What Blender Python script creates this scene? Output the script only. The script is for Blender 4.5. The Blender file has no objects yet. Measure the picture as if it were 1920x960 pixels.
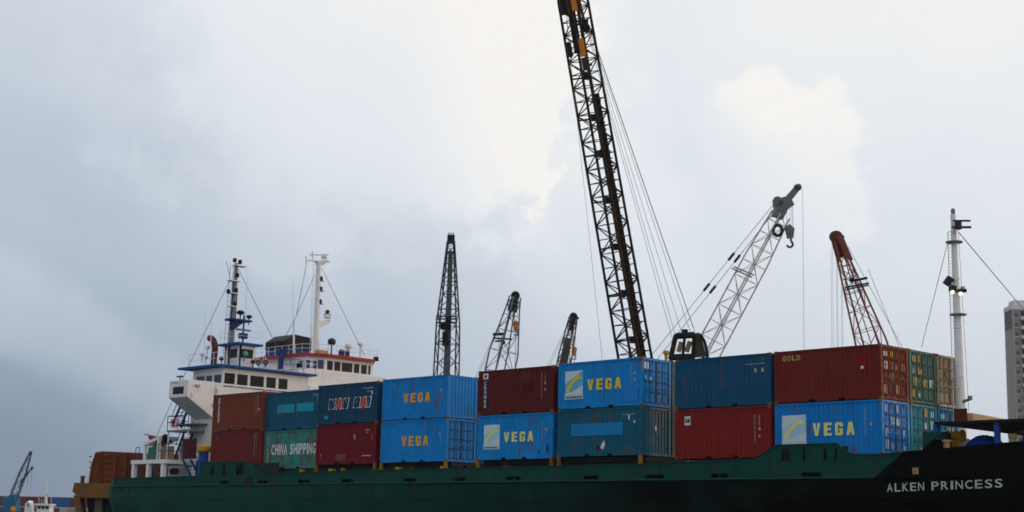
import bpy, bmesh, math, random
from mathutils import Vector, Matrix
random.seed(7)
C = bpy.context.scene.collection
sc = bpy.context.scene

# ------------------------------------------------------------------ camera
CAM = Vector((68.750, -62.696, -4.131))
CF = Vector((-0.69923544, 0.69255684, 0.17729868))
CR = Vector((0.70636272, 0.70750334, 0.02215228))
CU = Vector((0.11009769, -0.14072683, 0.98390775))
FPX = 2900.13
cd = bpy.data.cameras.new('camera'); cam = bpy.data.objects.new('camera', cd); C.objects.link(cam)
m = Matrix((( CR.x, CU.x, -CF.x, CAM.x), (CR.y, CU.y, -CF.y, CAM.y), (CR.z, CU.z, -CF.z, CAM.z), (0, 0, 0, 1)))
cam.matrix_world = m
cd.sensor_width = 36; cd.lens = FPX / 1920 * 36; cd.clip_end = 20000; cd.clip_start = 0.5
cd.dof.use_dof = True; cd.dof.focus_distance = 45.0; cd.dof.aperture_fstop = 1.2
sc.camera = cam

def at(px, py, x=None, y=None, z=None, d=None):
    """world point seen at a photo pixel, on a plane or at a depth"""
    r = CF + CR * ((px - 960) / FPX) - CU * ((py - 480) / FPX)
    if x is not None: t = (x - CAM.x) / r.x
    elif y is not None: t = (y - CAM.y) / r.y
    elif z is not None: t = (z - CAM.z) / r.z
    else: t = d
    return CAM + r * t

# ------------------------------------------------------------------ light
SUN_AZ = math.atan2(0.56, 0.83)      # from +Y towards +X: low evening sun behind the ship, to the right
SUN_EL = math.radians(7)
sd = bpy.data.lights.new('sun', 'SUN'); so = bpy.data.objects.new('sun', sd); C.objects.link(so)
sd.energy = 0.6; sd.angle = math.radians(9); sd.color = (1.0, 0.62, 0.36)
sdir = Vector((math.sin(SUN_AZ) * math.cos(SUN_EL), math.cos(SUN_AZ) * math.cos(SUN_EL), math.sin(SUN_EL)))
so.rotation_euler = sdir.to_track_quat('Z', 'Y').to_euler()
so.location = (60, 60, 60)

w = bpy.data.worlds.new('World'); sc.world = w; w.use_nodes = True
nt = w.node_tree; N = nt.nodes; Lk = nt.links
for n in list(N): N.remove(n)
def nd(t, **k):
    n = N.new(t)
    for a, b in k.items(): setattr(n, a, b)
    return n
def M_(op, a, b=None, c=None, clamp=False):
    n = nd('ShaderNodeMath', operation=op, use_clamp=clamp)
    for i, v in enumerate((a, b, c)):
        if v is None: continue
        if isinstance(v, (int, float)): n.inputs[i].default_value = v
        else: Lk.new(v, n.inputs[i])
    return n.outputs[0]
tc = nd('ShaderNodeTexCoord'); sep = nd('ShaderNodeSeparateXYZ'); Lk.new(tc.outputs['Generated'], sep.inputs[0])
X, Y, Z = sep.outputs
AZ = M_('MULTIPLY', M_('ARCTAN2', X, Y), 57.2958)          # degrees, 0 = +Y, 90 = +X
EL = M_('MULTIPLY', M_('ARCSINE', Z), 57.2958)
def noise(scale, detail, rough=0.55, off=(0, 0, 0), stretch=(1, 1, 1), dist=0.0):
    mp = nd('ShaderNodeMapping'); mp.inputs['Location'].default_value = off; mp.inputs['Scale'].default_value = stretch
    Lk.new(tc.outputs['Generated'], mp.inputs[0])
    n = nd('ShaderNodeTexNoise'); n.inputs['Scale'].default_value = scale; n.inputs['Detail'].default_value = detail
    n.inputs['Roughness'].default_value = rough; n.inputs['Distortion'].default_value = dist
    Lk.new(mp.outputs[0], n.inputs['Vector']); return n.outputs['Fac']
def pxdir(px, py):
    v = (CF + CR * ((px - 960) / FPX) - CU * ((py - 480) / FPX)).normalized()
    return math.degrees(math.atan2(v.x, v.y)), math.degrees(math.asin(v.z))
nE = noise(34, 8, 0.62)                 # cauliflower edge detail
nM = noise(11, 6, 0.55, (3, 1, 7))
nL = noise(3.2, 4, 0.5, (9, 4, 2), (1, 1, 1.8))
edge = M_('ADD', M_('MULTIPLY', M_('SUBTRACT', nE, 0.5), 0.9), M_('MULTIPLY', M_('SUBTRACT', nM, 0.5), 0.9))
def sstep(v, a, b):
    mr = nd('ShaderNodeMapRange', interpolation_type='SMOOTHSTEP')
    mr.inputs['From Min'].default_value = a; mr.inputs['From Max'].default_value = b
    Lk.new(v, mr.inputs['Value']); return mr.outputs['Result']
def blob(px, py, rx, ry, soft, amp, rot=0.0, k=1.0, fade=None):
    k = k * 3.6 if soft < .4 else k * 2.4
    """a cloud bank standing in a fixed direction of the sky; radii in degrees"""
    a, e = pxdir(px, py)
    da = M_('SUBTRACT', AZ, a); de = M_('SUBTRACT', EL, e)
    c, s = math.cos(math.radians(rot)), math.sin(math.radians(rot))
    u = M_('DIVIDE', M_('ADD', M_('MULTIPLY', da, c), M_('MULTIPLY', de, s)), rx)
    v = M_('DIVIDE', M_('SUBTRACT', M_('MULTIPLY', de, c), M_('MULTIPLY', da, s)), ry)
    d = M_('SQRT', M_('ADD', M_('MULTIPLY', u, u), M_('MULTIPLY', v, v)))
    d = M_('SUBTRACT', d, M_('MULTIPLY', edge, k))
    o = M_('MULTIPLY', sstep(d, 1.0 + soft * .5, 1.0 - soft * .5), amp)
    if fade:      # the lit rim is crisp on one side and melts into the bank on the other
        fu, fv = fade; o = M_('MULTIPLY', o, sstep(M_('ADD', M_('MULTIPLY', u, fu), M_('MULTIPLY', v, fv)), -0.7, 0.75))
        o = M_('MULTIPLY', o, M_('ADD', 0.35, M_('MULTIPLY', nE, 1.3)))
    return o
# brightness of the cloud layer: falls towards the left (west) and the lower sky
a0, e0 = pxdir(960, 480)
gx = M_('MULTIPLY', M_('SUBTRACT', AZ, a0), 1 / 36.0)       # about -.5 .. .5 over the picture
gy = M_('MULTIPLY', M_('SUBTRACT', EL, e0), 1 / 18.0)
b = M_('ADD', 0.56, M_('MULTIPLY', sstep(gx, -0.75, 0.55), 0.28))
b = M_('ADD', b, M_('MULTIPLY', sstep(gy, -0.75, 0.65), 0.34))
b = M_('SUBTRACT', b, 0.15)
left = sstep(gx, 0.1, -0.55); low = sstep(gy, 0.1, -0.45)
b = M_('SUBTRACT', b, M_('MULTIPLY', M_('MULTIPLY', left, low), 0.10))
b = M_('ADD', b, M_('MULTIPLY', M_('SUBTRACT', nL, 0.5), 0.10))
b = M_('ADD', b, M_('MULTIPLY', M_('SUBTRACT', nM, 0.5), 0.09))
bl = [blob(700, 110, 8.5, 6.6, 0.9, 0.13, 0, 0.4), blob(880, 40, 4.4, 7.2, 0.14, 0.10, 0, 0.30, (1, 0.1)),
      blob(1440, 330, 3.9, 3.5, 0.26, 0.10, 0, 0.34, (.75, .65)), blob(1120, 420, 3.8, 4.2, 0.6, 0.05, 0, 0.3),
      blob(1430, 205, 1.4, 1.6, 0.16, 0.06, 0, 0.3, (.5, .85)),
      blob(60, 590, 6.2, 1.5, 0.9, 0.09, -28, 0.30), blob(450, 420, 5, 1.8, 0.9, 0.05, -20, 0.5), blob(250, 330, 6, 2.0, 0.9, -0.04, -15, 0.5)]
for q in bl: b = M_('ADD', b, q)
ramp = nd('ShaderNodeValToRGB'); Lk.new(b, ramp.inputs[0])
def lin(c): return tuple(((v / 255) / 12.92 if v / 255 <= .04045 else ((v / 255 + .055) / 1.055) ** 2.4) for v in c)
els = [(0.18, (98, 120, 148)), (0.38, (126, 143, 166)), (0.58, (172, 185, 202)), (0.78, (206, 214, 224)), (0.94, (228, 233, 238)), (1.06, (246, 243, 240))]
while len(ramp.color_ramp.elements) < len(els): ramp.color_ramp.elements.new(0.5)
for e, (p, c) in zip(ramp.color_ramp.elements, els):
    e.position = min(1, p / 1.1); e.color = (*lin(c), 1)
sc_b = M_('DIVIDE', b, 1.1); Lk.new(sc_b, ramp.inputs[0])
# the unseen sky away from the sunset side is dimmed to darken the hull
dotv = M_('ADD', M_('MULTIPLY', X, 0.30), M_('MULTIPLY', Y, 0.95))
dim = M_('ADD', 0.88, M_('MULTIPLY', sstep(dotv, -0.8, 0.05), 0.12))
sky = nd('ShaderNodeTexSky', sky_type='NISHITA'); sky.sun_disc = False
sky.sun_elevation = SUN_EL; sky.sun_rotation = SUN_AZ; sky.dust_density = 2.0
sm = nd('ShaderNodeMix', data_type='RGBA'); sm.inputs['Factor'].default_value = 0.90
sk = nd('ShaderNodeMix', data_type='RGBA', blend_type='MULTIPLY'); sk.inputs['Factor'].default_value = 1
Lk.new(sky.outputs[0], sk.inputs['A']); sk.inputs['B'].default_value = (0.08, 0.08, 0.08, 1)
Lk.new(sk.outputs['Result'], sm.inputs['A']); Lk.new(ramp.outputs[0], sm.inputs['B'])
bg = nd('ShaderNodeBackground'); Lk.new(sm.outputs['Result'], bg.inputs['Color']); Lk.new(dim, bg.inputs['Strength'])
wo = nd('ShaderNodeOutputWorld'); Lk.new(bg.outputs[0], wo.inputs[0])
sc.view_settings.view_transform = 'Standard'; sc.view_settings.look = 'None'; sc.view_settings.exposure = 0.17; sc.view_settings.gamma = 1.0
sc.render.engine = 'CYCLES'

# ------------------------------------------------------------------ materials
def paint(name, col, rough=0.5, var=0.25, rust=0.0, streak=0.0, metal=0.0, bump=0.0, rustcol=(0.13, 0.045, 0.018), spec=0.10):
    """weathered paint: mottled fading, grimy runs, patches of rust; colour is linear"""
    mt = bpy.data.materials.new(name); mt.use_nodes = True; t = mt.node_tree; n = t.nodes; l = t.links
    bs = n['Principled BSDF']; bs.inputs['Roughness'].default_value = rough; bs.inputs['Metallic'].default_value = metal
    bs.inputs['Specular IOR Level'].default_value = spec
    tc = n.new('ShaderNodeTexCoord')
    def nz(scale, st, det=5, off=0):
        mp = n.new('ShaderNodeMapping'); mp.inputs['Scale'].default_value = st; mp.inputs['Location'].default_value = (off, off * .7, off * .3)
        l.new(tc.outputs['Object'], mp.inputs[0]); z = n.new('ShaderNodeTexNoise'); z.inputs['Scale'].default_value = scale
        z.inputs['Detail'].default_value = det; z.inputs['Roughness'].default_value = 0.6; l.new(mp.outputs[0], z.inputs['Vector']); return z.outputs['Fac']
    def mix(a, b, f):
        x = n.new('ShaderNodeMix'); x.data_type = 'RGBA'
        for s, v in (('A', a), ('B', b)):
            if isinstance(v, tuple): x.inputs[s].default_value = (*v[:3], 1)
            else: l.new(v, x.inputs[s])
        l.new(f, x.inputs['Factor']); return x.outputs['Result']
    def rng(v, a, b, lo=0, hi=1):
        r = n.new('ShaderNodeMapRange'); r.inputs['From Min'].default_value = a; r.inputs['From Max'].default_value = b
        r.inputs['To Min'].default_value = lo; r.inputs['To Max'].default_value = hi; l.new(v, r.inputs['Value']); return r.outputs['Result']
    off = random.uniform(0, 40)
    fade = tuple(min(1, c * 1.3 + 0.004) for c in col); dark = tuple(c * 0.55 for c in col)
    c = mix(dark, fade, rng(nz(0.9, (1, 1, 1), 6, off), 0.5 - .5 * 1, 0.5 + .5, 0.5 - var * 1.2, 0.5 + var * 1.2))
    c = mix(col, c, rng(nz(2.3, (1, 1, 1), 4, off + 3), 0.3, 0.7, 0.5, 1.0))
    if streak: c = mix(c, tuple(v * .35 + .012 for v in col), rng(nz(3.0, (1.6, 1.6, 0.12), 6, off + 9), 0.52, 0.75, 0, streak))
    if rust:
        r = n.new('ShaderNodeMath'); r.operation = 'MULTIPLY'
        l.new(rng(nz(1.3, (1, 1, 0.35), 8, off + 17), 0.62 - rust * .22, 0.70 - rust * .18), r.inputs[0]); l.new(rng(nz(9, (1, 1, .5), 5, off + 5), 0.35, 0.6), r.inputs[1])
        c = mix(c, rustcol, r.outputs[0])
    l.new(c, bs.inputs['Base Color'])
    l.new(rng(nz(4, (1, 1, 1), 4, off + 1), 0.3, 0.7, max(.05, rough - .1), min(1, rough + .12)), bs.inputs['Roughness'])
    if bump:
        bp = n.new('ShaderNodeBump'); bp.inputs['Strength'].default_value = bump; bp.inputs['Distance'].default_value = 0.05
        l.new(nz(0.8, (1, 1, 1), 4, off + 2), bp.inputs['Height']); l.new(bp.outputs[0], bs.inputs['Normal'])
    return mt
def plain(name, col, rough=0.5, metal=0.0, emit=None):
    mt = bpy.data.materials.new(name); mt.use_nodes = True; bs = mt.node_tree.nodes['Principled BSDF']
    bs.inputs['Base Color'].default_value = (*col, 1); bs.inputs['Roughness'].default_value = rough; bs.inputs['Metallic'].default_value = metal
    if emit: bs.inputs['Emission Color'].default_value = (*col, 1); bs.inputs['Emission Strength'].default_value = emit
    return mt
WHITE = paint('white_ship_paint', (.84, .85, .85), .45, .10, .03, .3)
CREAM = paint('cream_ship_paint', (.86, .82, .77), .45, .10, .0, .25)
BLUE_T = paint('blue_trim_paint', (.006, .07, .30), .4, .2, .05, .2)
BLUE_D = paint('dark_blue_paint', (.008, .035, .16), .5, .2, .1, .2)
RED_T = paint('red_trim_paint', (.42, .03, .02), .45, .2, .05, .1)
BLACKM = paint('black_steel', (.014, .014, .017), .5, .3, .06, 0)
DKSTEEL = paint('dark_steel', (.035, .036, .042), .55, .3, .15, 0)
GREYST = paint('grey_steel', (.22, .23, .24), .5, .2, .1, .2)
RUSTY = paint('rusty_plate', (.17, .042, .012), .85, 1.0, .5, .9, rustcol=(.06, .02, .012))
RUSTP = paint('rusty_pipe', (.12, .04, .03), .75, .5, .3, .3)
YELLOW = paint('yellow_paint', (.55, .30, .015), .5, .25, .2, .3)
ORANGE = paint('orange_paint', (.62, .22, .02), .5, .25, .1, .2)
GLASS = plain('dark_window_glass', (.006, .006, .007), .25)
GLASS.node_tree.nodes['Principled BSDF'].inputs['Specular IOR Level'].default_value = .18
GLASSB = plain('blue_window_glass', (.01, .03, .09), .08)
ROPE = plain('steel_rope', (.09, .09, .095), .6)
ROPEL = plain('pale_rope', (.26, .27, .28), .6)
RED = paint('red_cloth', (.5, .02, .02), .8, .2)
TARP = paint('blue_tarpaulin', (.006, .04, .26), .6, .4)
RUBBER = plain('black_rubber', (.012, .012, .013), .8)
TAN = paint('tan_canvas', (.50, .34, .20), .75, .3, .1, .3)
GREEN_P = paint('green_door_paint', (.03, .16, .09), .5, .3, .1, .2)

def hull_material():
    mt = paint('green_hull_paint', (.005, .062, .048), .45, .45, .22, .8, bump=.6, rustcol=(.05, .03, .018))
    t = mt.node_tree; n = t.nodes; l = t.links; bs = n['Principled BSDF']
    src = bs.inputs['Base Color'].links[0].from_socket
    g = n.new('ShaderNodeNewGeometry'); s = n.new('ShaderNodeSeparateXYZ'); l.new(g.outputs['Position'], s.inputs[0])
    def mm(op, a, b, clamp=False):
        q = n.new('ShaderNodeMath'); q.operation = op; q.use_clamp = clamp
        for i, v in enumerate((a, b)):
            if isinstance(v, (int, float)): q.inputs[i].default_value = v
            else: l.new(v, q.inputs[i])
        return q.outputs[0]
    # black bow paint begins at a raked line, the lower strake darkens unevenly towards the bow
    d = mm('SUBTRACT', s.outputs[0], mm('ADD', 30.1 + 1.2 * 1.35, mm('MULTIPLY', s.outputs[2], 1.35)))
    bow = mm('MULTIPLY', d, 30, True)
    below = mm('MULTIPLY', mm('SUBTRACT', -1.22, s.outputs[2]), 30, True)
    r = n.new('ShaderNodeMapRange'); r.inputs['From Min'].default_value = -14; r.inputs['From Max'].default_value = 24
    l.new(s.outputs[0], r.inputs['Value'])
    z = n.new('ShaderNodeTexNoise'); z.inputs['Scale'].default_value = .35; z.inputs['Detail'].default_value = 8; l.new(g.outputs['Position'], z.inputs['Vector'])
    fwd_dark = mm('ADD', r.outputs[0], mm('MULTIPLY', mm('SUBTRACT', z.outputs['Fac'], .5), .8), True)
    f = mm('MAXIMUM', bow, mm('MULTIPLY', below, fwd_dark))
    x = n.new('ShaderNodeMix'); x.data_type = 'RGBA'; l.new(f, x.inputs['Factor']); l.new(src, x.inputs['A']); x.inputs['B'].default_value = (.0010, .0014, .0014, 1)
    l.new(x.outputs['Result'], bs.inputs['Base Color'])
    bs.inputs['Specular IOR Level'].default_value = .03
    return mt
HULL = hull_material()

# ------------------------------------------------------------------ mesh helpers
class MB:
    def __init__(s): s.v = []; s.f = []
    def add(s, vs, fs):
        o = len(s.v); s.v += [tuple(v) for v in vs]; s.f += [tuple(i + o for i in f) for f in fs]; return s
    def box(s, x0, x1, y0, y1, z0, z1):
        vs = [(x, y, z) for x in (x0, x1) for y in (y0, y1) for z in (z0, z1)]
        return s.add(vs, [(0, 1, 3, 2), (4, 6, 7, 5), (0, 4, 5, 1), (2, 3, 7, 6), (0, 2, 6, 4), (1, 5, 7, 3)])
    def obox(s, c, ax, ay, az, hx, hy, hz):
        c = Vector(c); vs = [c + ax * a * hx + ay * b_ * hy + az * d * hz for a in (-1, 1) for b_ in (-1, 1) for d in (-1, 1)]
        return s.add(vs, [(0, 1, 3, 2), (4, 6, 7, 5), (0, 4, 5, 1), (2, 3, 7, 6), (0, 2, 6, 4), (1, 5, 7, 3)])
    def tube(s, a, b_, r, r2=None, n=6):
        a = Vector(a); b_ = Vector(b_); r2 = r if r2 is None else r2; d = (b_ - a)
        if d.length < 1e-5: return s
        d.normalize(); u = d.orthogonal().normalized(); v = d.cross(u)
        vs = [a + (u * math.cos(6.28318 * i / n) + v * math.sin(6.28318 * i / n)) * r for i in range(n)] + \
             [b_ + (u * math.cos(6.28318 * i / n) + v * math.sin(6.28318 * i / n)) * r2 for i in range(n)]
        return s.add(vs, [(i, (i + 1) % n, n + (i + 1) % n, n + i) for i in range(n)] + [tuple(range(n))[::-1], tuple(range(n, 2 * n))])
    def path(s, pts, r, n=6):
        for a, b_ in zip(pts, pts[1:]): s.tube(a, b_, r, n=n)
        return s
    def lathe(s, c, prof, axis=Vector((0, 0, 1)), n=16):
        c = Vector(c); axis = axis.normalized(); u = axis.orthogonal().normalized(); v = axis.cross(u); vs = []
        for r, h in prof: vs += [c + axis * h + (u * math.cos(6.28318 * i / n) + v * math.sin(6.28318 * i / n)) * r for i in range(n)]
        k = len(prof); fs = [(j * n + i, j * n + (i + 1) % n, (j + 1) * n + (i + 1) % n, (j + 1) * n + i) for j in range(k - 1) for i in range(n)]
        return s.add(vs, fs + [tuple(range(n))[::-1], tuple(range((k - 1) * n, k * n))])
    def torus(s, c, axis, R, r, n=20, k=8):
        c = Vector(c); axis = axis.normalized(); u = axis.orthogonal().normalized(); v = axis.cross(u); vs = []
        for i in range(n):
            e = u * math.cos(6.28318 * i / n) + v * math.sin(6.28318 * i / n)
            vs += [c + e * (R + r * math.cos(6.28318 * j / k)) + axis * r * math.sin(6.28318 * j / k) for j in range(k)]
        return s.add(vs, [(i * k + j, i * k + (j + 1) % k, ((i + 1) % n) * k + (j + 1) % k, ((i + 1) % n) * k + j) for i in range(n) for j in range(k)])
    def prism(s, poly, d):
        d = Vector(d); n = len(poly); vs = [Vector(p) for p in poly] + [Vector(p) + d for p in poly]
        return s.add(vs, [tuple(range(n))[::-1], tuple(range(n, 2 * n))] + [(i, (i + 1) % n, n + (i + 1) % n, n + i) for i in range(n)])
    def build(s, name, mat, parent=None, bevel=0.0, label=None):
        me = bpy.data.meshes.new(name); me.from_pydata(s.v, [], s.f); me.materials.append(mat)
        bm = bmesh.new(); bm.from_mesh(me); bmesh.ops.recalc_face_normals(bm, faces=bm.faces); bm.to_mesh(me); bm.free()
        o = bpy.data.objects.new(name, me); C.objects.link(o)
        if parent is not None:
            o.parent = parent; off = Vector((0, 0, 0)); p = parent
            while p is not None: off += Vector(p.location); p = p.parent
            me.transform(Matrix.Translation(-off))        # meshes are written in world coordinates
        if bevel: b_ = o.modifiers.new('bevel', 'BEVEL'); b_.width = bevel; b_.segments = 2; b_.limit_method = 'ANGLE'
        if label: o['label'] = label
        return o
def empty(name, loc): o = bpy.data.objects.new(name, None); o.location = loc; o.empty_display_size = .5; C.objects.link(o); return o
def tag(o, label, cat, group=None):
    o['label'] = label; o['category'] = cat
    if group: o['group'] = group
    return o
def plate(mb, O, U, V, Nn, top, bot, holes, th):
    """plate in the U,V plane with a stepped or sloping top/bottom line and real openings (u0,u1,v0,v1)"""
    O = Vector(O); U = Vector(U); V = Vector(V); Nn = Vector(Nn) * th
    def f(pl, u):
        for (a, b_), (c, d) in zip(pl, pl[1:]):
            if a <= u <= c: return b_ if c == a else b_ + (d - b_) * (u - a) / (c - a)
        return pl[-1][1] if u > pl[-1][0] else pl[0][1]
    us = sorted({round(p[0], 4) for p in top + bot} | {round(h[i], 4) for h in holes for i in (0, 1)})
    us = [u for u in us if top[0][0] - 1e-6 <= u <= top[-1][0] + 1e-6]
    for a, c in zip(us, us[1:]):
        if c - a < 1e-4: continue
        mid = (a + c) / 2; hs = sorted([(h[2], h[3]) for h in holes if h[0] < mid < h[1]])
        e = 1e-5
        segs = []; cur = (f(bot, a + e), f(bot, c - e))
        for h0, h1 in hs: segs.append((cur, (h0, h0))); cur = (h1, h1)
        segs.append((cur, (f(top, a + e), f(top, c - e))))
        for lo, hi in segs:
            if hi[0] - lo[0] < 1e-4 and hi[1] - lo[1] < 1e-4: continue
            P = [O + U * a + V * lo[0], O + U * c + V * lo[1], O + U * c + V * hi[1], O + U * a + V * hi[0]]
            mb.prism(P, Nn)
    return mb
GLY = {}
def glyph_mesh(ch, bold, shear=0.0):
    k = (ch, bold, shear)
    if k not in GLY:
        cu = bpy.data.curves.new('glyph', 'FONT'); cu.body = ch; cu.offset = bold; cu.extrude = 0.0; cu.shear = shear; cu.resolution_u = 3
        o = bpy.data.objects.new('glyph', cu); C.objects.link(o)
        dg = bpy.context.evaluated_depsgraph_get(); me = bpy.data.meshes.new_from_object(o.evaluated_get(dg))
        vs = [v.co.copy() for v in me.vertices]; fs = [tuple(p.vertices) for p in me.polygons]
        bpy.data.objects.remove(o); bpy.data.curves.remove(cu); bpy.data.meshes.remove(me)
        x0 = min(v.x for v in vs); x1 = max(v.x for v in vs); y0 = min(v.y for v in vs); y1 = max(v.y for v in vs)
        GLY[k] = ([((v.x - x0) / (x1 - x0), (v.y - y0) / (y1 - y0)) for v in vs], fs)
    return GLY[k]
HEAVY = {'V': [(0, 1), (.38, 1), (.5, .35), (.62, 1), (1, 1), (.70, 0), (.30, 0)],
 'E': [(0, 0), (0, 1), (1, 1), (1, .8), (.45, .8), (.45, .6), (.9, .6), (.9, .42), (.45, .42), (.45, .2), (1, .2), (1, 0)],
 'G': [(1, .66), (.62, .66), (.62, .8), (.38, .8), (.38, .2), (.62, .2), (.62, .36), (.5, .36), (.5, .53), (1, .53), (1, .12), (.82, 0), (.18, 0), (0, .12), (0, .88), (.18, 1), (.82, 1), (1, .88)],
 'A': [(0, 0), (.26, 1), (.74, 1), (1, 0), (.66, 0), (.62, .2), (.38, .2), (.34, 0)],
 'W': [(.1, 0), (0, 1), (.25, 1), (.3, .45), (.4, .95), (.6, .95), (.7, .45), (.75, 1), (1, 1), (.9, 0), (.62, 0), (.5, .5), (.38, 0)],
 'N': [(0, 0), (0, 1), (.35, 1), (.66, .45), (.66, 1), (1, 1), (1, 0), (.65, 0), (.34, .55), (.34, 0)],
 'H': [(0, 0), (0, 1), (.36, 1), (.36, .62), (.64, .62), (.64, 1), (1, 1), (1, 0), (.64, 0), (.64, .4), (.36, .4), (.36, 0)],
 'I': [(0, 0), (0, 1), (1, 1), (1, 0)]}
def heavy(mb, ch, O, U, V, w_, h_, shear=0.0, grow=0.0):
    O = Vector(O); P = HEAVY[ch]; mb.add([O + U * (-grow + (a + shear * b_ * h_ / w_) * (w_ + 2 * grow)) + V * (-grow + b_ * (h_ + 2 * grow)) for a, b_ in P], [tuple(range(len(P)))])
def glyph(mb, ch, O, U, V, w_, h_, bold=.03, shear=0.0, grow=0.0):
    vs, fs = glyph_mesh(ch, bold, shear); O = Vector(O); U = Vector(U); V = Vector(V)
    mb.add([O + U * (-grow + a * (w_ + 2 * grow)) + V * (-grow + b_ * (h_ + 2 * grow)) for a, b_ in vs], fs)
WID = {'I': .35, 'M': 1.15, 'W': 1.25, ' ': .6, '1': .5}
def word(mb, s_, O, U, V, W_, H_, gap=.25, bold=.03, shear=0.0, grow=0.0):
    ws = [WID.get(c, 1.0) for c in s_]; tot = sum(ws) + gap * (len(s_) - 1); k = W_ / tot; u = 0
    for c, w_ in zip(s_, ws):
        if c != ' ': glyph(mb, c, Vector(O) + Vector(U) * u * k, U, V, w_ * k, H_, bold, shear, grow)
        u += w_ + gap
def stack(mb, s_, O, U, V, W_, H_, gap=.2, bold=.03, shear=0.0):
    """letters one below the other, O = top left"""
    h = H_ / (len(s_) + gap * (len(s_) - 1))
    for i, c in enumerate(s_): glyph(mb, c, Vector(O) - Vector(V) * (h + i * h * (1 + gap)), U, V, W_, h, bold, shear)
UX, UY, UZ = Vector((1, 0, 0)), Vector((0, 1, 0)), Vector((0, 0, 1))
# ------------------------------------------------------------------ setting
WATER_Z = -6.2
def water_mat():
    mt = bpy.data.materials.new('harbour_water'); mt.use_nodes = True; t = mt.node_tree; n = t.nodes; l = t.links; bs = n['Principled BSDF']
    bs.inputs['Base Color'].default_value = (.02, .035, .04, 1); bs.inputs['Roughness'].default_value = .12
    g = n.new('ShaderNodeNewGeometry'); z = n.new('ShaderNodeTexNoise'); z.inputs['Scale'].default_value = .7; z.inputs['Detail'].default_value = 6
    l.new(g.outputs['Position'], z.inputs['Vector']); bp = n.new('ShaderNodeBump'); bp.inputs['Distance'].default_value = .35; bp.inputs['Strength'].default_value = .7
    l.new(z.outputs['Fac'], bp.inputs['Height']); l.new(bp.outputs[0], bs.inputs['Normal']); return mt
mb = MB(); mb.add([(-2400, -2400, WATER_Z), (2600, -2400, WATER_Z), (2600, 2600, WATER_Z), (-2400, 2600, WATER_Z)], [(0, 1, 2, 3)])
o = mb.build('water', water_mat()); o['kind'] = 'structure'
CONC = paint('quay_concrete', (.26, .25, .23), .9, .3, 0, .3)
QZ = -2.0
mb = MB(); mb.box(-20, 900, 15.2, 34, WATER_Z - 1, QZ); mb.box(-80, 900, 34.002, 900, WATER_Z - 1, QZ)
o = mb.build('quay', CONC); o['kind'] = 'structure'
mb = MB(); mb.box(-900, -200, 60, 33.9 + 300, WATER_Z - 1, QZ - 1.2)
o = mb.build('far_quay', CONC); o['kind'] = 'structure'

# ------------------------------------------------------------------ containers
L, H, Wd = 6.058, 2.591, 2.438
def corr(mb, O, U, Nn, length, z0, z1, pitch=.278, depth=.04, sink=.0):
    O = Vector(O); U = Vector(U); Nn = Vector(Nn); n = int(round(length / pitch)); p = length / n; pts = []
    for i in range(n):
        for a, d in ((0, 0), (.26, 0), (.50, 1), (.76, 1)): pts.append((i * p + a * p, -d * depth - sink))
    pts.append((length, -sink))
    vs = [O + U * a + Nn * d + UZ * z for a, d in pts for z in (z0, z1)]
    mb.add(vs, [(2 * i, 2 * i + 2, 2 * i + 3, 2 * i + 1) for i in range(len(pts) - 1)])
def mk(name, mb, bevel=0):
    me = bpy.data.meshes.new(name); me.from_pydata(mb.v, [], mb.f); me.materials.append(None); me.update(); return me
# meshes of one container, in its own coordinates, shared by all containers
fr = MB()
for x in (0, L - .17):
    for y in (0, Wd - .17): fr.box(x + .003, x + .167, y + .003, y + .167, .13, H - .13)
for y in (0, Wd - .09):
    fr.box(.15, L - .15, y + .005, y + .085, H - .11, H - .02)
    for a, c in ((.15, 2.02), (2.38, 3.68), (4.04, L - .15)): fr.box(a, c, y + .005, y + .085, .02, .17)
    fr.box(2.02, 2.38, y + .005, y + .085, .145, .17); fr.box(3.68, 4.04, y + .005, y + .085, .145, .17)
for x in (0, L - .12):
    fr.box(x + .01, x + .11, .15, Wd - .15, .02, .16); fr.box(x + .01, x + .11, .15, Wd - .15, H - .14, H - .02)
FRAME = mk('frame', fr)
cc = MB(); cc.box(0, .178, 0, .162, 0, .118); CPOS = [(x, y, z) for x in (-.004, L - .174) for y in (-.004, Wd - .158) for z in (0, H - .118)]
CAST = mk('corner_casting', cc)
sp = MB(); corr(sp, (.17, .03, 0), UX, -UY, L - .34, .17, H - .11); SIDE_N = mk('side_panel', sp)
sp = MB(); corr(sp, (.17, Wd - .03, 0), UX, UY, L - .34, .17, H - .11); SIDE_F = mk('side_panel', sp)
sp = MB(); corr(sp, (L - .03, .17, 0), UY, UX, Wd - .34, .16, H - .14); END_R = mk('end_panel', sp)
sp = MB(); corr(sp, (.03, .17, 0), UY, -UX, Wd - .34, .16, H - .14); END_L = mk('end_panel', sp)
rf = MB(); rf.box(.09, L - .09, .09, Wd - .09, H - .06, H - .04); rf.box(.1, L - .1, .1, Wd - .1, .10, .14); ROOF = mk('roof_and_floor', rf)
def door_mesh(side):
    y0, y1 = (.17, Wd / 2 - .008) if side == 0 else (Wd / 2 + .008, Wd - .17); d = MB(); x = L
    d.box(x - .06, x - .045, y0, y1, .18, H - .16)
    zs = [.18, .76, 1.33, 1.90, H - .16]; ym = (y0 + y1) / 2; pan = mk('door', d); d = MB()
    for z in zs: d.box(x - .045, x - .018, y0, y1, max(.18, z - .045), min(H - .16, z + .045))
    for yy in (y0, ym - .04, y1 - .07): d.box(x - .0445, x - .022, yy, yy + (.08 if yy == ym - .04 else .07), .225, H - .205)
    return pan, mk('door_stiffener', d)
DOOR = [door_mesh(0), door_mesh(1)]
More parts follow.
